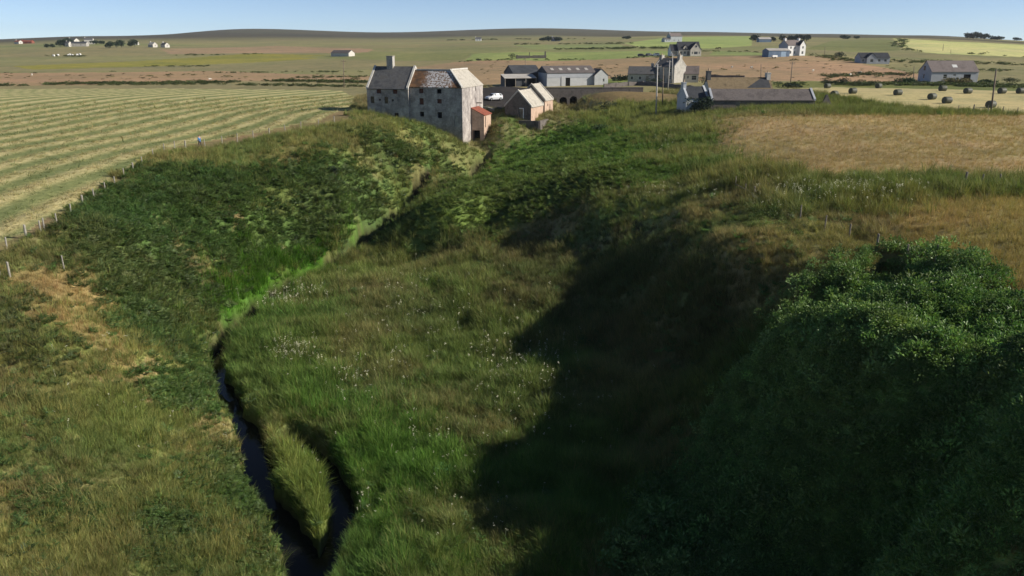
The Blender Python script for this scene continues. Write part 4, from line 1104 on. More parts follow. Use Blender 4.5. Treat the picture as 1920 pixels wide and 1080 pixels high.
# the lower house at its left end
HL = 8.5; hx = XL - HL / 2
hop = [('f', -17.9, 7.0, .75, 1.3, 'win'), ('f', -15.05, 7.0, .75, 1.25, 'win'), ('f', -16.5, 8.85, .95, .85, 'board'), ('f', -13.15, 8.85, .95, .85, 'board'), ('f', -16.35, 7.5, .38, .38, 'dark'), ('f', -13.7, 7.45, .38, .38, 'dark'), ('f', -13.05, 3.9, .85, 1.4, 'dark')]
hop = [(k, x - (XL - HL), z, w, h, q) for k, x, z, w, h, q in hop]
volume(mill, hx, 3.4, 0, HL, 8.0, 9.8, 3.8, 'mill', 'slate', hop, [(-1.05 + .2, 1.25, 1.0, 1.95, 'rubble', 0.0, False)], 'harl', down=8, dp=.25, fmat='frame_dark', names=("house_wall", "house_roof"))
# the lean-to
lt = MB()
panel(lt, (0.02, 5.0), (1, 0), (0, -1), 2.58, -2.5, 4.8, [(.25, 1.75, -.3, 1.9)], 1.2)
lt.poly([(0.02, 5.0, 4.8), (2.6, 5.0, 4.8), (0.02, 5.0, 6.0)]); lt.poly([(0.02, 9.5, 4.8), (2.6, 9.5, 4.8), (0.02, 9.5, 6.0)])
panel(lt, (2.6, 5.0), (0, 1), (1, 0), 4.5, -2.5, 4.8, [(.75, 1.15, 2.4, 4.5)], .3)
panel(lt, (2.6, 9.5), (-1, 0), (0, 1), 2.58, -2.5, 4.8, [], .3)
lto = lt.build("lean_to", M['rubble_warm'], mill); lto["label"] = "warm stone lean-to with a rusty red roof"
b = MB(); b.slab([(.02, 4.8, 6.17), (2.8, 4.8, 4.83), (2.8, 9.7, 4.83), (.02, 9.7, 6.17)], .1); b.build("lean_to_roof", M['rust'], lto)
b = MB(); b.box(.25, 1.75, 6.2, 6.26, -.6, 1.9); b.build("doorway", M['black'], lto)
b = MB(); b.box(2.22, 2.3, 5.75, 6.15, 2.4, 4.5); b.build("slit_window", M['black'], lto)

# ------------------------------------------------------------------ the stepped barn above the burn
TB = Vector((.355, .935)); SB = Vector((-.935, .355)); c0 = Vector((3.75, 158.0))
ctr = c0 + TB * 3.75 + SB * 2.75
barn = thing("stone_barn", "small stepped stone barn with pale sunlit roofs and pinkish side wall", "barn", (ctr.x, ctr.y, 12.1), math.atan2(.935, .355))
volume(barn, 0, 0, 0, 7.5, 5.5, 2.4, 2.9, 'rubble_warm', 'slate_pale', [('l', 3.3, 0, 1.0, 1.95, 'door')], (), 'harl', down=3.5, dp=.3)
volume(barn, 6.45, -.1, 0, 5.4, 5.9, 3.2, 3.0, 'rubble_warm', 'slate_pale', [('f', 2.0, 1.9, .45, .5, 'dark'), ('f', 3.4, .4, .45, 1.8, 'dark')], (), 'rubble', down=3.5, dp=.25, names=("tall_wall", "tall_roof"))
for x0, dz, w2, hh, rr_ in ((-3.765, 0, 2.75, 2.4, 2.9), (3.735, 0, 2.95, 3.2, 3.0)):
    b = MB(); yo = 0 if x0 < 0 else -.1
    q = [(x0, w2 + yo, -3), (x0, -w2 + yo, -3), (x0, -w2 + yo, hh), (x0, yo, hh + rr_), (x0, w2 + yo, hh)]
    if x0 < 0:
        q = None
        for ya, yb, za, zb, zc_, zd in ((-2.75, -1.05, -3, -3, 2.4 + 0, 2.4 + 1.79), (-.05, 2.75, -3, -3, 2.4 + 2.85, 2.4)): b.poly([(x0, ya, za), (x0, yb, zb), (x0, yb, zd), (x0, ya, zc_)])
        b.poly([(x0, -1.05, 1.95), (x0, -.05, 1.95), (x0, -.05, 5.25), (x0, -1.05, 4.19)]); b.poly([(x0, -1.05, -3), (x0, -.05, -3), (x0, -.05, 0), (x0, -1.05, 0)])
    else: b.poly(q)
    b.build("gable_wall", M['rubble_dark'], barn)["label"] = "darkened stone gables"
b = MB(); b.box(-3.9, -3.76, -1.25, -.3, 1.96, 2.12); b.box(-3.9, -3.76, -1.25, -1.1, .1, 1.95); b.build("door_surround", M['white'], barn)
# retaining wall under it
p1 = c0 - TB * 1.4 + SB * 7.0; p2 = c0 - TB * 1.4 - SB * 2.2
def wall_thing(name, label, cat, pts2, h, th, mat, down=1.0, tops=None, group=None):
    base = (pts2[0][0], pts2[0][1], gz1(*pts2[0]))
    mb = MB(); q = []
    for i in range(len(pts2) - 1):
        a = Vector(pts2[i]); b = Vector(pts2[i + 1]); n = max(1, int((b - a).length / 2.0))
        for k in range(n): q.append(a + (b - a) * k / n)
    q.append(Vector(pts2[-1])); rr = random.Random(len(q))
    zz = [(gz1(p.x, p.y) if tops is None else 0) for p in q]
    for i in range(len(q) - 1):
        a, b = q[i], q[i + 1]; d = (b - a).normalized(); nr_ = Vector((-d.y, d.x)) * th / 2
        za, zb = (zz[i] + h * rr.uniform(.85, 1.1), zz[i + 1] + h * rr.uniform(.85, 1.1)) if tops is None else (tops, tops)
        la, lb = (zz[i] - down, zz[i + 1] - down) if tops is None else (tops - h, tops - h)
        k = len(mb.v)
        for p, z0_, z1_ in ((a, la, za), (b, lb, zb)):
            for w, z in ((nr_, z0_), (-nr_, z0_), (-nr_ * .8, z1_), (nr_ * .8, z1_)):
                mb.v.append((p.x + w.x - base[0], p.y + w.y - base[1], z - base[2]))
        for f in ((0, 1, 5, 4), (1, 2, 6, 5), (2, 3, 7, 6), (3, 0, 4, 7), (3, 2, 1, 0), (4, 5, 6, 7)): mb.f.append(tuple(k + j for j in f)); mb.m.append(0)
    o = tag(mb.build(name, mat, None, loc=base), label, cat, group); o["kind"] = "thing"
    return o
wall_thing("retaining_wall", "dark mossy retaining wall below the stepped barn", "wall", [tuple(p1), tuple(p2), tuple(p2 + TB * 9)], 4.0, .5, M['rubble_dark'], tops=11.95)

# ------------------------------------------------------------------ bridge carrying the road over the burn
bx0, bx1, by = 5.5, 33.0, 203.0
br = thing("stone_bridge", "long dark stone bridge wall with three shadowed arches over the burn", "bridge", (bx0, by, 13.5), math.radians(2.0))
mb = MB(); LB = bx1 - bx0
arches = [(7.4, 1.9, 13.6), (10.0, 1.9, 13.8), (12.1, .9, 13.4)]
hs = [(c - w / 2, c + w / 2, 9.0 - 13.5, zt - 13.5) for c, w, zt in arches]
panel(mb, (0, 0), (1, 0), (0, -1), LB, -5, 2.3, hs, 5.0)
for c, w, zt in arches:      # round the heads of the arches
    zt -= 13.5; r = w / 2
    for sg in (-1, 1):
        prev = (c + sg * r, -.002, zt - r)
        for k in range(1, 7):
            a = k / 6 * math.pi / 2; cur = (c + sg * r * math.cos(a), -.002, zt - r + r * math.sin(a))
            mb.poly([prev, cur, (c + sg * r, -.002, zt)]); mb.quad(prev, cur, (cur[0], 4.9, cur[2]), (prev[0], 4.9, prev[2])); prev = cur
mb.box(0, LB, .45, 5.0, 1.1, 1.3); mb.quad((0, .45, 2.3), (LB, .45, 2.3), (LB, .45, 1.3), (0, .45, 1.3)); mb.quad((0, 0, 2.3), (LB, 0, 2.3), (LB, .45, 2.3), (0, .45, 2.3))
mb.box(0, LB, 4.6, 5.02, 1.3, 2.2)
mb.build("wall", M['rubble_dark'], br)
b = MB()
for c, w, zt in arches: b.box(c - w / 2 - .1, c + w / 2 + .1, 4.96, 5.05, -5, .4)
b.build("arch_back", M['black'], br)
b = MB(); b.box(0, LB, -.06, .5, 2.31, 2.45); b.build("coping", M['rubble_dark'], br)
wall_thing("yard_wall", "low pale concrete wall in shade between mill and yard", "wall", [at(906, 197, 168)[:2], at(926, 206, 163)[:2]], .8, .35, M['concrete'])
wall_thing("garden_wall", "dark drystone wall along the road in front of the stone farmhouse", "wall", [at(1132, 165, 226)[:2], at(1195, 163, 232)[:2], at(1240, 158, 226)[:2], at(1300, 168, 205)[:2]], 1.1, .5, M['rubble_dark'])
wall_thing("drystone_wall", "broken dark drystone wall behind the croft in the brown field", "wall", [at(1330, 147)[:2], at(1396, 149)[:2]], 1.2, .6, M['rubble_dark'])

# ------------------------------------------------------------------ farm buildings and houses
def place_at(px, Y, py=None):
    p = at(px, py, Y); return p

# long pale shed
p = at(1063, 165, 239); SH = math.radians(17)
shed = thing("farm_shed", "long low farm shed with pale wall, grey cladding and open doorway", "shed", (p[0], p[1] + 4.5, p[2]), SH)
volume(shed, 0, 0, 0, 15.2, 9, 3.7, 1.8, 'dull_white', 'asbestos', [('f', 6.4, 0, 1.6, 2.6, 'dark')], (), None, down=2)
b = MB(); b.box(-7.63, 7.63, -4.56, -4.503, 2.35, 3.68); b.box(-7.66, -7.602, -4.5, 4.5, -.5, 3.68); b.build("cladding", M['greywall'], shed)
b = MB(); b.poly([(-7.66, -4.5, 3.68), (-7.66, 4.5, 3.68), (-7.66, 0, 5.45)]); b.poly([(-7.61, -4.5, 3.68), (-7.61, 4.5, 3.68), (-7.61, 0, 5.45)]); b.build("gable_cladding", M['tin_dark'], shed)
b = MB(); b.box(-3.2, -1.9, -4.64, -4.5, .0, 2.75); b.build("sliding_door", M['dull_white'], shed)
for k in range(5):
    b = MB(); x = -5.8 + k * 2.7; sl = 1.8 / 4.5
    b.slab([(x, -3.0, 3.7 + 1.5 * sl + .19), (x + .9, -3.0, 3.7 + 1.5 * sl + .19), (x + .9, -1.6, 3.7 + 2.9 * sl + .19), (x, -1.6, 3.7 + 2.9 * sl + .19)], .02); b.build("roof_light", M['tin_pale'], shed)
# dark barn with open-fronted lean-to
p = at(979, 160, 246)
dk = thing("dark_barn", "dark sheeted barn with open fronted lean-to beside the yard", "barn", (p[0], p[1] + 2, p[2]), SH)
volume(dk, 0, 0, 0, 8.6, 9.5, 3.6, 2.1, 'tin_dark', 'tin_dark', [], (), None, down=2)
b = MB(); b.slab([(-8.3, -9.2, 2.45), (1.6, -9.2, 2.45), (1.6, -4.9, 3.45), (-8.3, -4.9, 3.45)], .12); b.build("lean_to_roof", M['tin_pale'], dk)
b = MB(); b.box(-8.2, 1.5, -5.0, -4.88, -1, 3.3); b.box(-8.2, -8.1, -9.0, -5.0, -1, 2.5); b.box(1.4, 1.5, -9.0, -5.0, -1, 2.5); b.box(-4.6, -.8, -8.6, -8.5, -1, 2.4); b.build("lean_to_wall", M['tin_dark'], dk)
for k in range(4):
    b = MB(); b.box(-8.15 + k * 3.17, -7.95 + k * 3.17, -9.1, -8.9, -1, 2.4); b.build("post", M['wood'], dk)
# little white store
p = at(1122, 160, 241)
st = thing("white_store", "small white gabled store at the right end of the farm shed", "outbuilding", (p[0], p[1] + 2.5, p[2]), SH + math.radians(90))
volume(st, 0, 0, 0, 5.5, 4.3, 2.7, 1.8, 'dull_white', 'asbestos', [('l', 2.9, .9, .5, .9, 'win')], (), None, down=2)

# stone farmhouse group
p = at(1255, 152, 247)
fh = thing("stone_farmhouse", "two storey stone farmhouse with chimneys, wings and pale sunlit gable", "farmhouse", p, 0)
r1 = math.radians(-42)
volume(fh, 0, 0, r1, 7.0, 6.6, 4.6, 2.3, 'rubble', 'slate', [('f', 1.5, .9, .9, 1.3, 'win'), ('f', 5.5, .9, .9, 1.3, 'win'), ('f', 3.5, 0, .9, 2.0, 'door'), ('f', 1.5, 3.0, .9, 1.2, 'win'), ('f', 5.5, 3.0, .9, 1.2, 'win')], [(-3.1, .9, 1.5, .9, 'rubble'), (3.1, .9, 1.5, .9, 'rubble')], 'rubble', names=("wall", "roof"))
volume(fh, -8.2, 1.0, math.radians(-14), 8.0, 5.4, 2.5, 2.0, 'rubble', 'slate', [('f', 5.8, 0, .9, 1.9, 'door'), ('f', 3.6, .8, .9, 1.0, 'win'), ('f', 1.2, .8, .9, 1.0, 'win')], [(2.9, .8, 1.2, .9, 'rubble', 1.2)], None, names=("wing_wall", "wing_roof"))
volume(fh, 6.3, 1.6, math.radians(-12), 5.4, 5.2, 2.5, 2.1, 'cream', 'tile_brown', [('f', .9, 0, .9, 2.0, 'door'), ('f', 2.3, 1.1, .5, .8, 'win'), ('f', 4.1, .7, 1.5, 1.3, 'win')], [(-2.3, .7, 1.0, 1.0, 'rubble')], None, names=("cottage_wall", "cottage_roof"))

# croft: white cottage end, thatched house, long byre, ruined gable
p = at(1306, 205, 152)
ct = thing("croft_cottage", "small white croft cottage with dark slate roof behind a bush", "cottage", p, math.radians(9))
volume(ct, 0, 2.5, 0, 4.3, 4.8, 2.7, 1.8, 'harl_blue', 'slate_new', [('f', 2.2, .8, .8, .9, 'win')], [(-1.9, .6, 1.2, .8, 'harl_blue')], 'harl_blue', down=2)
p = at(1388, 180, 164)
th = thing("thatched_croft_house", "long old croft house with sagging brown thatch and slim end chimneys", "house", p, math.radians(4))
volume(th, 0, 2.5, 0, 13.0, 5.2, 2.3, 2.4, 'harl', 'thatch', [('f', 3.5, .8, .7, .9, 'win'), ('f', 9, .8, .7, .9, 'win')], [(-6.2, .75, 1.2, 1.3, 'slate'), (6.2, .75, 1.2, .9, 'harl')], None, down=2)
b = MB(); sl = 2.4 / 2.6
b.poly([(1.2, .3, 2.3 + .4 * sl + .2), (6.2, .3, 2.3 + .4 * sl + .2), (6.2, 2.4, 2.3 + 2.5 * sl + .2), (4.6, 2.2, 2.3 + 2.3 * sl + .2)]); b.build("slate_patch", M['slate_new'], th)
p = at(1430, 201, 150)
by_ = thing("long_byre", "long low stone byre with brown corrugated roof and pale gable stones", "byre", (p[0], p[1] + 2.6, p[2] - .3), math.radians(0))
volume(by_, 0, 0, 0, 19.3, 5.2, 1.75, 1.75, 'rubble_dark', 'asbestos', [('f', 5, .2, .9, 1.4, 'door'), ('f', 12, .4, .6, .6, 'dark')], (), 'greywall', down=2)
p = at(1541, 197, 150)
rg = thing("ruined_gable", "roofless ruined end wall with a pointed gable beside the byre", "ruin", (p[0], p[1] + 1.5, p[2] - .2), math.radians(2))
b = MB()
prof = [(-2.2, .75), (-1.0, .45), (.2, .5), (.7, 1.25), (1.15, 2.35), (1.35, 2.4), (1.9, 1.2), (2.4, .5)]
for (xa, za), (xb, zb) in zip(prof, prof[1:]):
    i = len(b.v); b.v += [(xa, -.3, -2), (xb, -.3, -2), (xb, .3, -2), (xa, .3, -2), (xa, -.3, za), (xb, -.3, zb), (xb, .3, zb), (xa, .3, za)]
    for f in ((3, 2, 1, 0), (4, 5, 6, 7), (0, 1, 5, 4), (1, 2, 6, 5), (2, 3, 7, 6), (3, 0, 4, 7)): b.f.append(tuple(i + j for j in f)); b.m.append(0)
b.build("wall", M['rubble_dark'], rg)
b = MB(); b.slab([(-2.4, .3, .9), (-1.9, .3, .9), (-1.9, 4.6, .7), (-2.4, 4.6, .7)], 3); b.build("side_wall", M['rubble_dark'], rg)

# modern house beyond the brown field
p = at(1288, 104, 420)
mh = thing("modern_house", "modern cream house with steep dark roof, front gable and garage", "house", (p[0], p[1] + 4, p[2] + .2), math.radians(4))
volume(mh, 1.0, 0, 0, 11.2, 7.6, 3.0, 3.7, 'cream', 'slate_new', [('f', 1.2, .9, 1.2, 1.2, 'win'), ('f', 3.2, .9, 1.2, 1.2, 'win'), ('f', 4.9, 0, 1.1, 2.1, 'door')], (), None)
volume(mh, 3.8, -3.4, math.radians(90), 4.0, 5.6, 3.0, 3.3, 'cream', 'slate_new', [('l', 2.8, .6, 2.0, 1.4, 'win'), ('l', 4.6, .8, .6, 1.1, 'win'), ('l', 1.0, .8, .6, 1.1, 'win')], (), None, names=("gable_wall", "gable_roof"))
volume(mh, -6.4, .4, 0, 3.8, 6.4, 2.4, 3.0, 'white', 'slate_new', [('f', 1.9, 0, 2.6, 2.1, 'door')], (), None, names=("garage_wall", "garage_roof"), dmat='wood_pale')
volume(mh, -1.2, -2.6, math.radians(90), 2.2, 2.0, 4.0, 1.2, 'cream', 'slate_new', [('l', 1.0, 3.0, 1.0, 1.0, 'win')], (), None, down=-2.5, names=("dormer_wall", "dormer_roof"), over=.1)
b = MB(); b.box(3.3, 4.3, -5.46, -5.42, 4.0, 5.1); f = b.build("window", M['frame'], mh); b = MB(); b.box(3.38, 4.22, -5.49, -5.465, 4.08, 5.02); b.build("pane", M['glass'], f)

# white farmhouse and blue shed
p = at(1487, 100, 400)
wf = thing("white_farmhouse", "white two storey farmhouse with sunlit front gable next to blue shed", "farmhouse", (p[0], p[1] + 4, p[2]), math.radians(22))
volume(wf, 0, 0, 0, 9.4, 6.6, 4.9, 2.3, 'white', 'tile_brown', [('f', 1.8, .9, .9, 1.3, 'win'), ('f', 4.2, .9, .9, 1.3, 'win'), ('f', 1.8, 3.2, .9, 1.1, 'win'), ('f', 4.2, 3.2, .9, 1.1, 'win')], [(-4.2, .9, 1.2, .8, 'white'), (4.2, .9, 1.2, .8, 'white')], None, down=2)
volume(wf, 3.0, -3.6, math.radians(90), 2.6, 3.4, 4.9, 2.2, 'white', 'slate_new', [('l', 1.7, .8, 1.2, 1.3, 'win'), ('l', 1.7, 3.3, 1.0, 1.1, 'win')], (), None, down=2, names=("gable_wall", "gable_roof"))
b = MB(); b.poly([(-4.76, -3.28, -1), (-4.76, 3.28, -1), (-4.76, 3.28, 4.88), (-4.76, 0, 7.15), (-4.76, -3.28, 4.88)]); b.build("gable_overlay", M['greywall'], wf)  # grey sheet laid over the left gable of the white house
p = at(1458, 103, 392)
bs = thing("blue_shed", "low dark blue shed with pale roof and pale blue door", "shed", (p[0], p[1] + 3, p[2]), math.radians(12))
volume(bs, 0, 0, 0, 11, 6, 2.9, .9, 'tin_blue', 'tin_pale', [('f', 8.0, 0, 2.9, 2.8, 'door')], (), None, down=2, dmat='door_blue')
p = at(1451, 104, 382)
tl = thing("trailer", "small white trailer parked in front of the blue shed", "trailer", p, math.radians(25))
b = MB(); b.box(-1.5, 1.5, -.7, .7, .5, 1.35); b.build("body", M['white'], tl, bevel=.08)
b = MB(); b.tube((1.5, 0, .55), (2.5, 0, .5), .06, .05, 6); b.build("drawbar", M['metal'], tl)
for sg in (-1, 1):
    b = MB(); b.tube((0, sg * .72, .33), (0, sg * .92, .33), .33, .33, 14); b.build("wheel", M['tyre'], tl)

# bungalow, grey house
p = at(1640, 117, 352)
bg_ = thing("grey_bungalow", "blue grey bungalow with dark roof and a forward gable, beyond the heath", "bungalow", (p[0], p[1] + 3, p[2]), math.radians(-2))
volume(bg_, 0, 0, 0, 12.4, 6.4, 2.4, 2.0, 'greywall', 'slate_new', [('f', 8.0, .8, 1.2, 1.1, 'win'), ('f', 10.6, .8, 1.2, 1.1, 'win'), ('f', 1.2, .8, .9, 1.1, 'win')], (), None)
volume(bg_, -1.8, -2.8, math.radians(90), 3.0, 4.2, 2.4, 1.9, 'greywall', 'slate_new', [('l', 2.1, .7, 1.4, 1.2, 'win')], (), None, names=("gable_wall", "gable_roof"))
p = at(1788, 156, 252)
gh = thing("grey_house", "long grey one storey house with brown roof and skylight past the bales", "house", (p[0], p[1] + 4, p[2] + .1), math.radians(1))
volume(gh, 0, 0, 0, 14.6, 8, 3.0, 3.1, 'greywall', 'tile_brown', [('l', 3.4, .8, .9, 1.4, 'win'), ('f', 4.3, 1.0, 1.2, 1.2, 'win'), ('f', 7.2, 1.7, 1.0, .6, 'win'), ('f', 11.2, .1, 2.2, 2.1, 'door')], (), None, dmat='black')
b = MB(); b.box(-7.36, -7.33, .1, 1.0, 3.3, 4.6); f = b.build("window", M['frame_dark'], gh); b = MB(); b.box(-7.39, -7.365, .18, .92, 3.38, 4.52); b.build("pane", M['glass'], f)
b = MB(); sl = 3.1 / 4
b.slab([(-.2, -2.6, 3 + 1.4 * sl + .22), (1.3, -2.6, 3 + 1.4 * sl + .22), (1.3, -1.6, 3 + 2.4 * sl + .22), (-.2, -1.6, 3 + 2.4 * sl + .22)], .05); b.build("skylight", M['frame'], gh)

# buildings on the far rise
def far_house(px, py, Y, L, W, H, R, wall, roof, rz, name, label, cat, chim=True, wins=True):
    p = at(px, py, Y)
    t = thing(name, label, cat, p, math.radians(rz))
    volume(t, 0, 0, 0, L, W, H, R, wall, roof, [('f', L * .3, .9, 1.1, 1.2, 'win'), ('f', L * .7, .9, 1.1, 1.2, 'win'), ('r', W * .5, .9, 1.1, 1.2, 'win')] if wins else [], [(-L * .44, .9, 1.2, .8, wall)] if chim else [], None, down=3)
    return t
far_house(1264, 67, 820, 13, 8, 5.2, 3.0, 'greywall', 'tile_brown', 20, "hilltop_house", "tall grey house on the ridge above the bright green field", "house")
far_house(1249, 68, 815, 7, 6, 2.6, 1.5, 'greywall', 'slate', 20, "hilltop_byre", "low dark byre to the left of the ridge-top grey house", "byre", False)
far_house(643, 100, 640, 18, 7, 2.4, 2.0, 'harl', 'asbestos', -30, "lone_barn", "lone low grey barn with sunlit end in the open moorland", "barn", False, False)
far_house(1432, 74, 800, 12, 7, 2.8, 1.6, 'tin_blue', 'tin_pale', 5, "woodside_shed", "pale blue grey shed in front of the dark far wood", "shed", False, False)
for q in [(35, 82, 1180, 10, 6, 2.8, 2.0, 'harl', 'rust', -25, "red_roofed_house", "white house with a red roof, leftmost on the horizon", "house"),
          (52, 81, 1190, 16, 7, 2.6, 1.8, 'rust', 'rust', 0, "red_barn", "long red barn right of the red-roofed horizon house", "barn"),
          (138, 77, 1010, 12, 8, 5.0, 2.6, 'harl', 'slate', -20, "white_hill_house", "white house rising above the dark shelter trees at far left", "house"),
          (147, 86, 920, 20, 8, 3.4, 1.6, 'tin_pale', 'tin_dark', 8, "pale_steading", "pale steading with dark openings below the far left trees", "steading"),
          (129, 86, 915, 5, 5, 3.4, 2.0, 'harl', 'slate', -15, "white_gable_cottage", "tiny white cottage between shelter trees and pale steading", "cottage"),
          (168, 75, 1040, 10, 7, 5.5, 2.2, 'harl', 'slate', 15, "grey_hill_house", "grey hill house right of the white one, beside a hedge", "house"),
          (257, 75, 1000, 3.5, 4, 2.4, 1.2, 'harl', 'asbestos', 0, "tiny_white_shed", "tiny white shed behind the line of far trees", "shed"),
          (287, 81, 900, 8, 6, 2.6, 2.6, 'harl', 'slate_pale', -30, "pale_roofed_cottage", "cottage with pale roof, first right of the far trees", "cottage"),
          (310, 81, 900, 7, 6, 2.6, 2.4, 'harl', 'slate', -30, "dark_roofed_cottage", "cottage with dark roof, second right of the far trees", "cottage"),
          (1042, 72, 1010, 10, 7, 3.0, 2.0, 'greywall', 'slate', 10, "copse_cottage", "grey cottage half hidden by a copse under the moor", "cottage"),
          (897, 74, 1100, 8, 6, 3.0, 1.8, 'white', 'slate', 0, "moor_edge_cottage", "small white cottage at the moor edge above the mill", "cottage")]:
    far_house(*q)
# ruin in the green field
p = at(996, 108, 470)
ru = thing("roofless_ruin", "low roofless dark ruin with one standing chimney in green field", "ruin", p, math.radians(3))
b = MB(); b.box(-8.5, -1.2, -3, -2.3, -1, 1.5); b.box(-8.5, -7.8, -2.3, 3, -1, 1.7); b.box(.6, 7.6, -3, -2.3, -1, 1.6); b.box(-8.5, 8.3, 2.4, 3, -1, 1.3); b.build("wall", M['rubble_dark'], ru)
b = MB(); b.box(7.6, 8.4, -3, 2.4, -1, 1.7); b.box(7.65, 8.35, -1.0, .4, 1.7, 3.7); b.build("chimney_gable", M['rubble_dark'], ru)
b = MB(); b.box(-1.4, -1.0, -2.9, -2.5, 1.3, 3.2); b.build("door_jamb", M['rubble_dark'], ru)

# ------------------------------------------------------------------ cars
def car_paint(name, c):
    m, nt, b = new_mat(name); b.inputs["Base Color"].default_value = (*c, 1); b.inputs["Roughness"].default_value = .28; b.inputs["Coat Weight"].default_value = .5
    b.inputs["Base Color"].default_value = (*c, 1); return m
M['headlight'] = plain_mat("headlight", (.7, .72, .74), .15)
M['taillight'] = plain_mat("tail_light", (.35, .02, .02), .3)
def make_car(label, loc, rz, paint, group=None):
    """hatchback, nose towards +x"""
    t = thing("parked_car", label, "car", loc, rz, group)
    # stations: x, half width low, z low, z waist, z roof, half width roof
    S = [(-2.05, .70, .42, .80, .80, .60), (-2.0, .78, .30, .92, 1.05, .62), (-1.75, .85, .26, .98, 1.40, .60), (-1.2, .88, .24, .98, 1.52, .62), (-.3, .89, .22, .97, 1.54, .63), (.35, .89, .22, .96, 1.46, .60), (1.0, .88, .22, .95, 1.00, .64), (1.55, .86, .24, .88, .90, .66), (1.95, .80, .28, .74, .78, .62), (2.1, .66, .40, .62, .64, .52)]
    V, F = [], []
    for x, w, zl, zw, zr, wr in S:
        V += [(x, -w * .9, zl), (x, -w, (zl + zw) / 2), (x, -w * .97, zw), (x, -wr, zr), (x, wr, zr), (x, w * .97, zw), (x, w, (zl + zw) / 2), (x, w * .9, zl)]
    for i in range(len(S) - 1):
        for k in range(8):
            j = (k + 1) % 8; F.append((i * 8 + k, i * 8 + j, i * 8 + 8 + j, i * 8 + 8 + k))
    F.append(tuple(range(7, -1, -1))); F.append(tuple(len(V) - 8 + k for k in range(8)))
    mb = MB(); mb.v = V; mb.f = F; mb.m = [0] * len(F)
    mb.build("body", paint, t, smooth=True, bevel=.03)
    g = MB()
    for s in (-1, 1):
        for x0, x1 in ((-1.65, -.95), (-.85, -.1), (0.0, .72)):
            def side(x, f):
                for a, b2 in zip(S, S[1:]):
                    if a[0] <= x <= b2[0]:
                        k = (x - a[0]) / (b2[0] - a[0]); w = a[1] * .97 * (1 - k) + b2[1] * .97 * k; zw = a[3] * (1 - k) + b2[3] * k; zr = a[4] * (1 - k) + b2[4] * k; wr = a[5] * (1 - k) + b2[5] * k
                        return (x, s * (w + (wr - w) * f + .012), zw + (zr - zw) * f)
            g.poly([side(x0, .1), side(x1, .1), side(x1, .86), side(x0, .86)])
    g.build("side_window", M['glass'], t)
    g = MB(); g.poly([(.45, -.56, 1.42), (.45, .56, 1.42), (1.03, .58, 1.015), (1.03, -.58, 1.015)]); g.build("windscreen", M['glass'], t)
    g = MB(); g.poly([(-1.82, -.52, 1.36), (-1.82, .52, 1.36), (-2.05, .54, 1.02), (-2.05, -.54, 1.02)]); g.build("rear_window", M['glass'], t)
    for x in (-1.3, 1.3):
        for s in (-1, 1):
            w = MB(); w.tube((x, s * .70, .32), (x, s * .90, .32), .32, .32, 18); wo = w.build("wheel", M['tyre'], t)
            h = MB(); h.tube((x, s * .88, .32), (x, s * .915, .32), .2, .18, 12); h.build("rim", M['metal'], wo)
    for s in (-1, 1):
        h = MB(); h.box(1.98, 2.09, s * .58 - .14, s * .58 + .14, .60, .72); h.build("headlight", M['headlight'], t)
        h = MB(); h.box(-2.07, -1.98, s * .66 - .09, s * .66 + .09, .80, .98); h.build("tail_light", M['taillight'], t)
    return t
p = at(926, 188); make_car("white hatchback parked in the dark yard behind the mill", (p[0], p[1], gz1(p[0], p[1])), math.radians(-142), car_paint("white_paint", (.62, .64, .66)))
for px, py, rz, c, lab in ((1203, 101, 0, (.02, .02, .022), "black car, leftmost of three beside the modern house"), (1218, 101, 20, (.05, .055, .06), "dark grey car between the black and white cars"), (1229, 100, 160, (.7, .7, .7), "white car parked nearest the modern house")):
    p = at(px, py, 425); make_car(lab, (p[0], p[1], gz1(p[0], p[1])), math.radians(rz), car_paint("car_paint_" + lab.split()[0], c), "cars by the modern house")

# ------------------------------------------------------------------ bales
def make_bale():
    prof = [(-.62, 0), (-.62, .50), (-.60, .60), (-.52, .66), (-.3, .675), (0, .68), (.3, .675), (.52, .66), (.60, .60), (.62, .50), (.62, 0)]
    n = 28; mb = MB(); r = random.Random(3)
    for x, q in prof[1:-1]:
        for k in range(n):
            a = 6.28318 * k / n; qq = q * (1 + r.uniform(-.012, .012)); z = max(qq * math.sin(a), -.62)
            mb.v.append((x, qq * math.cos(a), z + .62))
    m = len(prof) - 2
    for i in range(m - 1):
        for k in range(n): j = (k + 1) % n; mb.f.append((i * n + k, i * n + j, (i + 1) * n + j, (i + 1) * n + k)); mb.m.append(0)
    mb.f.append(tuple(range(n - 1, -1, -1))); mb.f.append(tuple((m - 1) * n + k for k in range(n))); mb.m += [0, 0]
    return mb
M['bale'] = rough_mat("dark_netted_hay", (.040, .048, .036), (.085, .090, .065), 2.2, .6, .02, (.060, .066, .048), fine=10)
M['wrap'] = rough_mat("white_wrap", (.62, .62, .60), (.78, .78, .76), 1.0, .4, .01)
BALES = [(1551, 165.5, "dark round bale at the far left edge of the bale field"), (1598.5, 175.5, "dark round bale standing second from the left in the pale field"), (1647, 165.5, "dark round bale on the far edge, left of the grey house"),
 (1683, 178.5, "dark round bale near the middle, casting a faint shadow"), (1747, 186.5, "dark round bale just left of the frontmost middle bale"), (1767, 170.5, "dark round bale right below the grey house corner"),
 (1775, 193.8, "dark round bale with long shadow, frontmost in the middle"), (1814, 175.5, "dark round bale below the grey house doorway"), (1857, 202.0, "dark round bale behind the leaning pole, biggest in view"),
 (1878, 175.5, "dark round bale just right of the leaning pole top"), (1913, 175.5, "dark round bale at the right edge of the picture"), (1564, 181, "dark round bale half hidden in grass behind the ruined gable")]
first = None
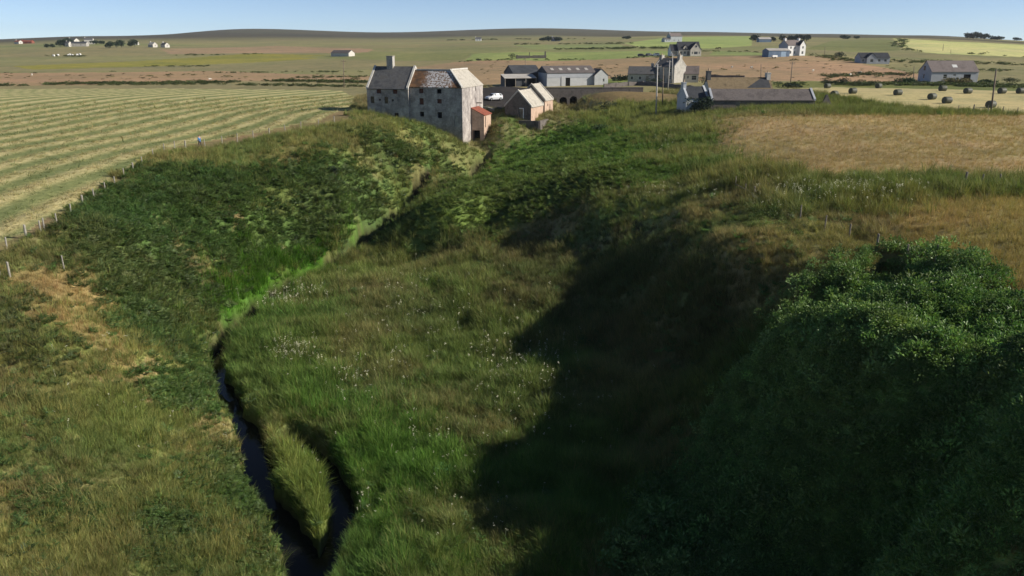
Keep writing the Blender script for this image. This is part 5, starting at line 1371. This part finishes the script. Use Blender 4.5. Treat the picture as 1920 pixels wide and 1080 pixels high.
for k, (px, py, lab) in enumerate(BALES):
    p = at(px, py); rz = math.radians([28, 20, 35, 15, 30, 10, 12, 20, 25, 18, 12, 40][k]); loc = (p[0], p[1], gz1(p[0], p[1]) - .03)
    if first is None:
        first = make_bale().build("hay_bale", M['bale'], None, smooth=True, loc=loc); first.rotation_euler = (0, 0, rz); tag(first, lab, "hay bale", "hay bales on the stubble field"); o = first
    else:
        o = first.copy(); COL.objects.link(o); o.location = loc; o.rotation_euler = (0, 0, rz); o["label"] = lab
    o.scale = (1.22, 1.0, 1.0)
wb_ = None
for k, (px, py) in enumerate([(101, 104), (109, 103), (131, 103.5), (136, 105), (145, 105), (150, 106), (128, 104.5)]):
    p = at(px, py, 690 + 8 * (k % 3)); loc = (p[0], p[1], gz1(p[0], p[1]))
    if wb_ is None:
        wb_ = make_bale().build("wrapped_bale", M['wrap'], None, smooth=True, loc=loc); tag(wb_, "white wrapped bale lying in a loose row on the far left moorland", "bale", "white bales below the far left farm"); o = wb_
    else: o = wb_.copy(); COL.objects.link(o); o.location = loc
    o.rotation_euler = (0, 0, k * .9); o.scale = (1.3, 1.3, 1.2)

# ------------------------------------------------------------------ poles and fences
def pole(px, py, pxt, pyt, Y, lab, mat='pole', arm=True, wide=.15):
    b = at(px, py, Y) if Y else at(px, py)
    z = gz1(b[0], b[1]); d = ray(pxt, pyt); t = b[1] / d[1]; top = Vector((d[0] * t - b[0], 0, ZC + d[2] * t - z))
    o = thing("utility_pole", lab, "pole", (b[0], b[1], z), 0, "poles crossing the farmland")
    mb = MB(); mb.tube((0, 0, -.8), top, wide, wide * .72, 8); mb.build("shaft", M[mat], o, smooth=True)
    if arm:
        a = MB(); c = top * .95; a.box(c.x - .75, c.x + .75, -.07, .07, c.z - .07, c.z + .07); ar = a.build("crossarm", M[mat], o)
        for s in (-.65, 0, .65):
            i = MB(); i.tube((c.x + s, 0, c.z + .07), (c.x + s, 0, c.z + .27), .05, .035, 6); i.build("insulator", M['pot'], ar)
    return o
pole(1230, 219, 1233, 120, None, "pale bare pole standing tallest at the edge of the bracken bank", 'pole_pale', True, .15)
pole(1242, 186, 1244, 126, 168, "brown pole just right of the tall pale pole", 'pole', False, .12)
pole(1252, 163, 1256, 113, 206, "slightly leaning pole in front of the stone farmhouse", 'pole_pale', True, .14)
pole(1261, 152, 1261, 100, 228, "pale pole rising against the stone farmhouse gable", 'pole_pale', True, .15)
pole(1427, 152, 1427, 120, 236, "thin pole in the brown field behind the croft chimney", 'pole', False, .13)
pole(1482, 155, 1486, 116, 232, "dark pole with crossarm in the brown field right of the croft", 'pole', True, .15)
pole(1858, 213, 1868, 130, None, "leaning brown pole in front of the biggest bale", 'pole', False, .16)
pole(1713, 158, 1714, 124, 246, "thin pole left of the long grey house", 'pole', False, .13)
pole(1768, 99, 1769, 83, 520, "distant pole in front of the pale hill field", 'pole', False, .18)
pole(1783, 105, 1783, 93, 480, "short distant pole below the pale hill field", 'pole', False, .16)
pole(1546, 104, 1547, 88, 400, "small distant pole right of the white farmhouse", 'pole', False, .14)
pole(645, 163, 644, 112, 252, "pole standing alone in rough ground left of the mill", 'pole', True, .14)
pole(985, 133, 985, 108, 300, "thin pole behind the dark barn", 'pole', False, .13)

def post_mesh(h, w, lean, seed):
    r = random.Random(seed); mb = MB(); mb.tube((0, 0, -.5), (lean, r.uniform(-.04, .04), h), w, w * .88, 8)
    mb.tube((lean, 0, h), (lean, 0, h + .03), w * .88, w * .5, 8); return mb
def fence(pts, label, group, mat, h=1.15, w=.065, extra=()):
    """posts as single things standing along a line"""
    src = {}
    for k, (x, y) in enumerate(pts):
        z = gz1(x, y); hh = h
        v = k % 5
        if v not in src:
            o = post_mesh(hh, w * (1.5 if v == 1 and k < 3 else 1), [.02, -.05, .06, 0, .09][v], k).build("fence_post", M[mat], None, loc=(x, y, z)); src[v] = o
        else:
            o = src[v].copy(); COL.objects.link(o); o.location = (x, y, z)
        o.rotation_euler = (0, 0, k * 1.3); tag(o, label, "fence post", group)
POSTS_PX = [(14, 472), (50, 447), (78, 438), (84, 434), (108, 425), (134, 406), (156, 387), (178, 376), (198, 361), (216, 350), (233, 335), (250, 322), (268, 312), (288, 298), (308, 286), (328, 281), (348, 280), (385, 277), (417, 271), (445, 266), (475, 260), (505, 255), (535, 249), (565, 243), (597, 238), (627, 232)]
pp = march([q[0] for q in POSTS_PX], [q[1] for q in POSTS_PX])
fence([(q[0], q[1]) for q in pp], "bleached post in the broken fence between mown field and bank", "posts of the fence along the mown field", 'wood_pale', 1.25, .075)
P2 = [(0, 519), (19, 519), (121, 505)]
pp = march([q[0] for q in P2], [q[1] for q in P2])
fence([(q[0], q[1]) for q in pp], "stray bleached post standing in the grass below the fence", "stray posts at the left edge", 'wood_pale', 1.25, .06)
P3 = [(1378, 356), (1413, 370), (1398, 364), (1500, 414), (1545, 433), (1592, 446), (1642, 472), (1700, 492), (1752, 505)]
pp = march([q[0] for q in P3], [q[1] for q in P3])
fence([(q[0], q[1]) for q in pp], "grey weathered post in the old fence above the shaded hollow", "posts of the fence above the hollow", 'wood', 1.2, .065)
P4 = [(1796, 211), (1824, 212), (1852, 213), (1880, 214), (1906, 214)]
pp = march([q[0] for q in P4], [q[1] for q in P4])
fence([(q[0], q[1]) for q in pp], "small post between the bale field and the brown grass", "posts at the edge of the bale field", 'wood', 1.2, .07)
P5 = [(1840, 352), (1808, 350), (1874, 349)]
pp = march([q[0] for q in P5], [q[1] for q in P5])
fence([(q[0], q[1]) for q in pp], "post sunk in the weedy strip across the right field", "posts in the weedy strip", 'wood', 1.0, .08)
a = at(1380, 356); b2 = at(1413, 369)
rail = MB(); d = Vector(b2) - Vector(a); rail.tube((0, 0, .55), (d.x, d.y, d.z + .30), .05, .045, 8)
tag(rail.build("fallen_rail", M['wood'], None, loc=a), "grey fallen rail slumped between two posts by the weeds", "rail")
st_ = at(408, 690); sb = bmesh.new(); bmesh.ops.create_icosphere(sb, subdivisions=2, radius=.16)
for v in sb.verts: v.co.x *= 1.3 + .2 * math.sin(9 * v.co.y); v.co.z *= .7
me = bpy.data.meshes.new("stone"); sb.to_mesh(me); sb.free(); me.materials.append(M['white']); o = bpy.data.objects.new("stone", me); COL.objects.link(o); o.location = (st_[0] - .2, st_[1], gz1(st_[0] - .2, st_[1]) + .1); tag(o, "small white stone on the burn's left bank", "stone")

# ------------------------------------------------------------------ person
def skinned(name, joints, edges, mat, parent=None, root=0, sub=2):
    me = bpy.data.meshes.new(name); me.from_pydata([j[0] for j in joints], edges, [])
    ob = bpy.data.objects.new(name, me); COL.objects.link(ob)
    sk = ob.modifiers.new("skin", 'SKIN'); sk.use_smooth_shade = True
    for v, j in zip(me.skin_vertices[0].data, joints):
        v.radius = (j[1], j[2] if len(j) > 2 else j[1])
    me.skin_vertices[0].data[root].use_root = True
    ss = ob.modifiers.new("sub", 'SUBSURF'); ss.levels = sub; ss.render_levels = sub
    dg = bpy.context.evaluated_depsgraph_get(); ev = ob.evaluated_get(dg)
    nm = bpy.data.meshes.new_from_object(ev)
    ob.modifiers.clear(); ob.data = nm; nm.name = name
    nm.materials.clear(); nm.materials.append(mat); nm.polygons.foreach_set("use_smooth", np.ones(len(nm.polygons), bool))
    if parent is not None: ob.parent = parent
    return ob
M['skin'] = plain_mat("skin", (.50, .30, .21), .6); M['jacket'] = rough_mat("blue_jacket", (.03, .19, .46), (.05, .25, .56), 6, .7, .004)
M['trousers'] = rough_mat("dark_trousers", (.055, .040, .045), (.085, .06, .06), 6, .85, .004); M['hair'] = plain_mat("dark_hair", (.03, .02, .015), .8); M['boot'] = plain_mat("boots", (.05, .03, .02), .8)
p = at(375.5, 275.5); pr = thing("person", "person in a blue jacket and dark trousers walking along the field edge", "person", (p[0], p[1], gz1(p[0], p[1]) - .02), math.radians(150))
J = [((0, 0, .95), .13, .10), ((0, 0, 1.15), .13, .10), ((0, 0, 1.38), .15, .10), ((0, 0, 1.50), .055), ((.01, 0, 1.58), .075, .085), ((.02, 0, 1.68), .085, .095), ((.02, 0, 1.75), .05),
     ((0, .20, 1.40), .055), ((-.07, .27, 1.14), .045), ((.08, .27, .94), .035), ((.13, .26, .86), .03), ((0, -.20, 1.40), .055), ((.08, -.27, 1.14), .045), ((.26, -.24, .98), .035), ((.32, -.22, .93), .03),
     ((0, .09, .88), .09), ((.13, .10, .50), .065), ((.10, .10, .10), .045), ((.24, .11, .04), .04), ((0, -.09, .88), .09), ((-.06, -.10, .50), .065), ((-.24, -.10, .13), .045), ((-.12, -.11, .05), .04)]
E = [(0, 1), (1, 2), (2, 3), (3, 4), (4, 5), (5, 6), (2, 7), (7, 8), (8, 9), (9, 10), (2, 11), (11, 12), (12, 13), (13, 14), (0, 15), (15, 16), (16, 17), (17, 18), (0, 19), (19, 20), (20, 21), (21, 22)]
skinned("body", J, E, M['skin'], pr)
grow2 = lambda j, k: (j[0],) + tuple(r + k for r in j[1:])
JJ = [J[i] for i in (0, 1, 2, 7, 8, 9, 11, 12, 13)]; JJ = [grow2(j, .022) for j in JJ]
skinned("jacket", [((0, 0, .84), .16, .125)] + JJ, [(0, 1), (1, 2), (2, 3), (3, 4), (4, 5), (5, 6), (3, 7), (7, 8), (8, 9)], M['jacket'], pr, 1)
JT = [grow2(J[i], .02) for i in (0, 15, 16, 17, 19, 20, 21)]
skinned("trousers", JT, [(0, 1), (1, 2), (2, 3), (0, 4), (4, 5), (5, 6)], M['trousers'], pr)
skinned("hair", [((0, 0, 1.68), .085, .095), ((.0, 0, 1.74), .08, .085), ((-.02, 0, 1.79), .04)], [(0, 1), (1, 2)], M['hair'], pr)
for a_, c_ in ((17, 18), (21, 22)):
    skinned("boot", [grow2(J[a_], .022), grow2(J[c_], .018)], [(0, 1)], M['boot'], pr)

# ------------------------------------------------------------------ sheep in the brown pasture
M['fleece'] = rough_mat("fleece", (.52, .49, .42), (.68, .65, .57), 9, .95, .02); M['face'] = plain_mat("sheep_face", (.05, .045, .04), .9)
def make_sheep(loc, rz, lab):
    t = thing("sheep", lab, "sheep", loc, rz, "sheep in the heath pastures")
    skinned("body", [((-.42, 0, .66), .20, .20), ((-.15, 0, .68), .29, .27), ((.2, 0, .69), .27, .26), ((.42, 0, .74), .17, .18), ((.56, 0, .66), .10), ((.66, 0, .42), .09), ((.72, 0, .28), .055),
                     ((-.34, .14, .50), .10), ((-.40, .14, .26), .045), ((-.34, .14, .02), .035), ((-.34, -.14, .50), .10), ((-.28, -.14, .26), .045), ((-.32, -.14, .02), .035),
                     ((.32, .13, .48), .08), ((.32, .13, .24), .04), ((.33, .13, .02), .035), ((.32, -.13, .48), .08), ((.38, -.13, .25), .04), ((.34, -.13, .02), .035), ((-.55, 0, .62), .05)],
            [(0, 1), (1, 2), (2, 3), (3, 4), (4, 5), (5, 6), (0, 7), (7, 8), (8, 9), (0, 10), (10, 11), (11, 12), (2, 13), (13, 14), (14, 15), (2, 16), (16, 17), (17, 18), (0, 19)], M['fleece'], t, 1, 1)
    skinned("face_wool", [((.60, 0, .50), .098), ((.72, 0, .27), .065)], [(0, 1)], M['face'], t, 0, 1)
    return t
sh0 = None
for k, (px, py, lab) in enumerate([(394, 151, "white sheep grazing alone on the left heath near the mown field"), (1372, 128, "white sheep in the middle of the brown pasture"), (1409, 129, "sheep right of the one in mid pasture"), (60, 142, "white sheep at the far left of the brown heath"),
                                   (1594, 143, "sheep beside the dark bushes on the pasture edge"), (1612, 139, "sheep on the broken wall line above the bushes"), (1524, 135, "sheep left of the broken wall line")]):
    p = at(px, py); loc = (p[0], p[1], gz1(p[0], p[1]))
    if sh0 is None: sh0 = make_sheep(loc, .4, lab)
    else: copy_thing(sh0, loc, k * 1.7, lab)
M['hide'] = rough_mat("dark_hide", (.03, .02, .015), (.06, .04, .03), 4, .9, .005)
cw0 = None
for k, (px, py) in enumerate([(1344, 89), (1349, 89)]):
    p = at(px, py, 545 + 6 * k); loc = (p[0], p[1], gz1(p[0], p[1])); lab = "dark cow grazing on the bright green field past the modern house"
    if cw0 is None:
        cw0 = skinned("cow", [((-.75, 0, 1.15), .26, .26), ((-.3, 0, 1.12), .36, .34), ((.35, 0, 1.13), .35, .34), ((.75, 0, 1.22), .22, .24), ((1.05, 0, 1.0), .15), ((1.28, 0, .62), .13), ((1.4, 0, .42), .09),
             ((-.62, .2, .85), .15), ((-.72, .2, .45), .08), ((-.62, .2, .03), .06), ((-.62, -.2, .85), .15), ((-.66, -.2, .45), .08), ((-.58, -.2, .03), .06), ((.52, .2, .8), .12), ((.52, .2, .42), .07), ((.53, .2, .03), .06), ((.52, -.2, .8), .12), ((.58, -.2, .42), .07), ((.5, -.2, .03), .06), ((-.98, 0, 1.0), .05), ((-1.02, 0, .6), .035)],
            [(0, 1), (1, 2), (2, 3), (3, 4), (4, 5), (5, 6), (0, 7), (7, 8), (8, 9), (0, 10), (10, 11), (11, 12), (2, 13), (13, 14), (14, 15), (2, 16), (16, 17), (17, 18), (0, 19), (19, 20)], M['hide'], None, 1, 1)
        cw0.location = loc; tag(cw0, lab, "cow", "cows on the green field")
    else:
        o = cw0.copy(); COL.objects.link(o); o.location = loc; o.rotation_euler = (0, 0, 2.6)

# ------------------------------------------------------------------ bushes and trees
def crown_mesh(seed, n, rx, ry, rz, L, base=.0, mat=None):
    r = random.Random(seed); V, F, T = [], [], []
    lobes = [(r.uniform(-.55, .55) * rx, r.uniform(-.55, .55) * ry, rz * r.uniform(.35, 1.0), r.uniform(.32, .6)) for _ in range(9)]
    for _ in range(n):
        cx, cy, cz, s = r.choice(lobes); th = math.acos(r.uniform(-.8, 1)); ph = r.uniform(0, 6.283); q = r.uniform(.5, 1.05)
        o = Vector((math.sin(th) * math.cos(ph) * rx * s, math.sin(th) * math.sin(ph) * ry * s, math.cos(th) * rz * s * .7)) * q
        c = Vector((cx, cy, base + cz)) + o
        if c.z < base * .6: c.z = base * .6 + r.random() * .3
        d = (o.normalized() + Vector((r.uniform(-.8, .8), r.uniform(-.8, .8), r.uniform(-.5, .5)))).normalized()
        leaf_quad(V, F, T, c, d, o.normalized() + Vector((0, 0, .2)), L * r.uniform(.6, 1.3), L * .6, r.uniform(.1, .9))
    return raw_mesh("crown", V, F, T, [mat])
def tree_leaf(name, c):
    m, nt, b = new_mat(name)
    tn = N(nt, "ShaderNodeAttribute", attribute_name="tint").outputs["Fac"]
    k = ramp(nt, tn, [(0, tuple(v * .6 for v in c)), (.5, c), (1, tuple(v * 1.5 for v in c))])
    nt.links.new(k, b.inputs["Base Color"]); b.inputs["Roughness"].default_value = .65; b.inputs["Specular IOR Level"].default_value = .2
    return m
M['fol_dark'] = tree_leaf("dark_foliage", (.030, .050, .026)); M['fol'] = tree_leaf("bush_foliage", (.060, .105, .038)); M['fol_olive'] = tree_leaf("olive_foliage", (.085, .100, .040)); M['gorse'] = tree_leaf("straw_bush_foliage", (.21, .18, .07))
M['bark'] = rough_mat("bark", (.05, .04, .03), (.10, .085, .065), 3, .95, .01)
def bush(px, py, Y, rx, rz, lab, mat='fol', n=420, cat="bush", group=None, seed=None):
    p = at(px, py, Y) if Y else at(px, py); seed = seed or int(px * 7 + py)
    loc = (p[0], p[1], gz1(p[0], p[1]) - .1)
    t = thing("bush", lab, cat, loc, 0, group)
    c = bpy.data.objects.new("foliage", crown_mesh(seed, n, rx, rx * .75, rz, max(.16, rx * .14), 0, M[mat])); COL.objects.link(c); c.parent = t
    b = MB()
    for k in range(4): a = k * 1.57 + .3; b.tube((.12 * math.cos(a), .12 * math.sin(a), -.2), (rx * .4 * math.cos(a), rx * .3 * math.sin(a), rz * .75), .07, .02, 6)
    b.build("stem", M['bark'], t); return t
bush(1308, 207, 147.5, 2.9, 2.9, "dark green bush against the white croft cottage front", 'fol_dark', 900)
bush(1317, 152, 242, 1.3, 1.9, "round dark bush at the right end of the stone farmhouse", 'fol_dark')
bush(1230, 158, 236, 2.8, 1.4, "low dark hedge bush in front of the stone farmhouse", 'fol_dark')
bush(1165, 150, 262, 4.6, 1.3, "low dark hedge behind the lawn between shed and farmhouse", 'fol_dark')
bush(628, 331, None, .9, 1.1, "dark round bush alone on the sunny left bank", 'fol_dark', 500)
bush(1550, 152, 232, 2.2, 1.5, "dark bush, leftmost along the far edge of the bale field", 'fol_dark'); bush(1580, 152, 232, 2.6, 1.6, "broad dark bush along the bale field, second from left", 'fol_dark'); bush(1607, 153, 230, 2.2, 1.3, "olive bush along the bale field, right of the dark pair", 'fol_olive')
bush(1636, 153, 230, 2.4, 1.1, "low olive bush left of the far thin pole", 'fol_olive'); bush(1800, 160, 240, 3.6, 1.6, "straw coloured bush in front of the grey house", 'gorse', 600); bush(1780, 160, 241, 2.6, 1.5, "yellowish bush under the grey house window", 'gorse', 500)
bush(1700, 160, 238, 3.4, 1.5, "leafy green bush left of the grey house", 'fol', 600); bush(1850, 160, 238, 3.0, 1.2, "low green bush right of the grey house", 'fol', 500); bush(1895, 158, 250, 2.6, 1.4, "dark olive bush near the right picture edge", 'fol_olive')
bush(1576, 108, 390, 3.2, 2.2, "dark bush on the grass between white farmhouse and bungalow", 'fol_dark'); bush(1480, 163, 215, 3.5, 1.0, "low dark scrub behind the byre by the pale field", 'fol_dark')
bush(960, 108.5, 470, 2.6, 2.2, "dark rounded bush left of the roofless ruin", 'fol_dark'); bush(898, 110, 470, 2.2, 1.0, "small dark scrub in the pale green field left of the ruin", 'fol_dark')
bush(1140, 205, 176, 2.4, 1.3, "dark shrub on the bank right of the bridge arches", 'fol_dark', 500); bush(1118, 210, 172, 1.6, 1.0, "small dark shrub on the burn side below the bridge", 'fol_dark'); bush(1275, 205, 150, 1.8, 1.0, "low dark shrub left of the white croft cottage", 'fol_dark')
bush(1128, 246, None, 2.2, 1.0, "dark green scrub low on the bracken slope", 'fol', 500); bush(1075, 206, 182, 1.2, .9, "dark shrub in the burn below the arches", 'fol_dark')

def tree(px, py, Y, h, w, lab, mat='fol_dark', group=None, n=380):
    h *= .82; w *= .85
    p = at(px, py, Y); t = thing("tree", lab, "tree", (p[0], p[1], gz1(p[0], p[1])), 0, group)
    c = bpy.data.objects.new("crown", crown_mesh(int(px * 13 + Y), n, w * 1.05, w * .85, h * .66, max(.8, w * .27), h * .10, M[mat])); COL.objects.link(c); c.parent = t
    b = MB(); b.tube((0, 0, -.5), (.1, 0, h * .45), h * .035, h * .024, 7)
    for k in range(4): a = k * 1.6 + px; b.tube((.1, 0, h * .38), (w * .5 * math.cos(a), w * .4 * math.sin(a), h * .75), h * .018, h * .006, 5)
    b.build("trunk", M['bark'], t)
    return t
for k, (px, py, Y, h, w, lab) in enumerate([
    (88, 88, 880, 5.5, 3.6, "small round dark tree left of the far left steading"), (99, 87, 890, 4.5, 3.6, "low dark tree just right of the small round one"), (113, 86, 915, 9.5, 6.5, "broad dark shelter tree, left half of the big clump"), (125, 86, 920, 11.5, 7.0, "tallest dark shelter tree beside the white cottage"), (133, 84, 945, 8, 5, "dark shelter tree below the white hill house"),
    (178, 76, 1030, 5.5, 6, "dark hedge-like tree right of the grey hill house"), (190, 76, 1035, 5, 5, "end tree of the dark row by the grey hill house"), (161, 76, 1040, 5.5, 4, "dark tree left of the grey hill house"),
    (205, 88, 850, 8.5, 5.5, "grey green tree starting the far roadside row"), (219, 86, 870, 7.5, 4.0, "slim tree second in the far roadside row"), (228, 86, 880, 10, 5.5, "tall tree in the middle of the far roadside row"), (244, 84, 900, 8.5, 5.0, "dark tree in the roadside row, fourth along"), (253, 84, 905, 10, 5, "dark tree ending the roadside row by the tiny shed"),
    (1018, 72, 1000, 5.5, 5, "dark tree at the left of the moor-edge copse"), (1030, 71, 1010, 6.5, 7, "broad dark tree in the moor-edge copse"), (1046, 71, 1005, 6, 6, "dark tree at the right of the moor-edge copse"), (1175, 71, 1050, 4, 6, "low dark tree alone above the bright green fields"),
    (1416, 73, 810, 9, 6, "lone dark tree left of the woodside shed"), (1446, 73, 830, 6, 5, "dark tree right of the woodside shed"), (1466, 73, 830, 9, 5, "taller dark tree behind the white farmhouse chimney"), (1485, 73, 840, 8, 7, "dark tree in the wood above the white farmhouse"), (1500, 72, 840, 9, 7, "dark tree near the right end of the farmhouse wood"), (1512, 72, 845, 8, 6, "dark tree ending the wood above the farmhouse"),
    (1584, 72, 1000, 5, 7, "low dark tree on the ridge left of the pale field"), (1606, 72, 1000, 4, 4, "small ridge tree nearest the pale field corner"),
    (1818, 79, 1100, 8, 9, "dark wood tree at the left of the skyline clump"), (1830, 79, 1100, 10, 10, "tallest dark tree of the skyline clump"), (1846, 80, 1100, 8, 9, "dark tree at the right of the skyline clump"), (1866, 81, 1090, 5, 9, "low tree trailing off from the skyline clump"), (1906, 82, 1080, 5, 6, "small dark tree alone on the right skyline")]):
    tree(px, py, Y, h, w, lab, 'fol_dark', "trees on the far farmland", 520)

# dark lines of rushes and hedge along far field edges
LINES = [([(0, 161), (120, 158), (260, 157), (420, 155)], 260, 1.0), ([(0, 161), (210, 159), (420, 158)], 120, .8), ([(420, 155), (520, 152), (690, 155)], 200, 1.0), ([(300, 159), (500, 160), (690, 163)], 160, .8), ([(560, 146), (620, 145), (690, 144)], 60, .7), ([(400, 137), (560, 135), (690, 136)], 60, .8),
         ([(1040, 93), (1120, 92), (1262, 91)], 90, 1.6), ([(868, 116), (1100, 112), (1262, 108)], 60, 1.0), ([(1140, 150), (1200, 149)], 40, 1.0), ([(1545, 144), (1620, 140), (1710, 139)], 80, .9), ([(1480, 160), (1700, 159), (1920, 164)], 260, 1.0), ([(1500, 157), (1700, 157), (1920, 161)], 160, .8), ([(1560, 106), (1600, 114), (1720, 117), (1920, 122)], 90, 1.2), ([(1690, 74), (1690, 88), (1715, 97), (1920, 108)], 120, 1.4), ([(1180, 82), (1050, 83), (960, 84)], 60, 1.6), ([(840, 76), (960, 74), (1100, 73)], 60, 1.8), ([(330, 104), (420, 103), (500, 101)], 30, 1.4), ([(260, 124), (340, 125), (400, 124)], 40, 1.0), ([(50, 106), (90, 105), (160, 106)], 50, 1.2), ([(1310, 96), (1420, 98)], 30, 1.0), ([(1730, 142), (1800, 133), (1920, 134)], 60, 1.0), ([(1490, 103), (1560, 110), (1612, 117)], 50, 1.0)]
rx_, ry_, rsz = [], [], []
for pts_, n, s in LINES:
    w = W_(pts_); L_ = np.concatenate([[0], np.cumsum(np.hypot(*np.diff(w, axis=0).T))])
    t = rs.uniform(0, L_[-1], n) + 0; jit = rs.normal(0, .9 + 1.2 * s, (n, 2))
    keep = fbm(t, t * 0 + n, 14.0, 3, 61) > .42
    rx_.append((np.interp(t, L_, w[:, 0]) + jit[:, 0])[keep]); ry_.append((np.interp(t, L_, w[:, 1]) + jit[:, 1] * 1.5)[keep]); rsz.append(np.full(int(keep.sum()), s))
rx_ = np.concatenate(rx_); ry_ = np.concatenate(ry_); rsz = np.concatenate(rsz) * rs.uniform(.6, 1.3, len(rx_))
rz_ = ground(rx_, ry_)[0]; n = len(rx_)
scatter("rushes", "dark tufts of rushes and hedge scrub along the far field edges", "rushes", [leaf_clump(s, 60, .9, .8, .3) for s in range(71, 74)], np.stack([rx_, ry_, rz_ - .05], -1), np.stack([rs.normal(0, .1, n), rs.normal(0, .1, n), rs.uniform(0, 6.28, n)], -1),
        np.stack([rsz * 2.2, rsz * 1.6, rsz * .95], -1), jitter_col(np.tile(np.array((.075, .100, .038)), (n, 1)), .25))
# dark tussocks dotted over the brown pastures
q = march(np.concatenate([rs.uniform(0, 690, 130), rs.uniform(900, 1720, 150)]), np.concatenate([rs.uniform(134, 158, 130), rs.uniform(114, 150, 150)])); n = len(q)
rz_ = ground(q[:, 0], q[:, 1])[0]; ss_ = np.exp(rs.normal(-.35, .45, n))
scatter("tussocks", "dark tussocks dotted about the brown heath pastures", "tussocks", [leaf_clump(s, 50, .8, .8, .3) for s in range(81, 83)], np.stack([q[:, 0], q[:, 1], rz_ - .05], -1), np.stack([np.zeros(n), np.zeros(n), rs.uniform(0, 6.28, n)], -1),
        np.stack([ss_ * 1.8, ss_ * 1.3, ss_ * .7], -1), jitter_col(np.tile(np.array((.10, .105, .045)), (n, 1)), .3))
# loose hay on the mown field
aN = 60000; hx_, hy_, hd_ = samples(aN, 58, 210, -42, -6)
hz_, hc_, _v, _h, hh_, hr_, _g = ground(hx_, hy_)
ph = np.cos(hr_ / 6.0 * 2 * math.pi)
ok = (hh_ > 0) & ((ph > .35) | (rs.random(aN) < .22)) & (rs.random(aN) < .6)
hx_, hy_, hz_, hd_, ph = hx_[ok], hy_[ok], hz_[ok], hd_[ok], ph[ok]; n = len(hx_)
cc = np.where((ph > .35)[:, None], np.array((.37, .335, .165)), np.array((.17, .20, .075)))
s_ = rs.uniform(.35, .8, n) * (hd_ / 80) ** .6
scatter("hay_swaths", "loose mown hay lying in rows across the left field", "hay", [grass_tuft(s, 12, .45, .55, .05, 1.6) for s in range(91, 94)], np.stack([hx_, hy_, hz_ - .03], -1), np.stack([rs.normal(0, .3, n), rs.normal(0, .3, n), rs.uniform(0, 6.28, n)], -1),
        np.stack([s_, s_, s_ * .7], -1), jitter_col(cc, .18))

# ------------------------------------------------------------------ the slight haze over the far country
hz_b = MB(); hz_b.box(-5200, 5200, -5200, 5200, -130, 140)
hm = bpy.data.materials.new("haze"); hm.use_nodes = True
hnt = hm.node_tree; hnt.nodes.remove(hnt.nodes["Principled BSDF"])
pv = hnt.nodes.new("ShaderNodeVolumePrincipled"); pv.inputs["Color"].default_value = (.80, .88, 1.0, 1); pv.inputs["Density"].default_value = .00006; pv.inputs["Anisotropy"].default_value = .2
hnt.links.new(pv.outputs[0], hnt.nodes["Material Output"].inputs["Volume"])
hz_o = hz_b.build("haze", hm); hz_o["kind"] = "stuff"; hz_o["label"] = "thin summer haze over the far country"; hz_o["category"] = "haze"
hm.cycles.homogeneous_volume = True
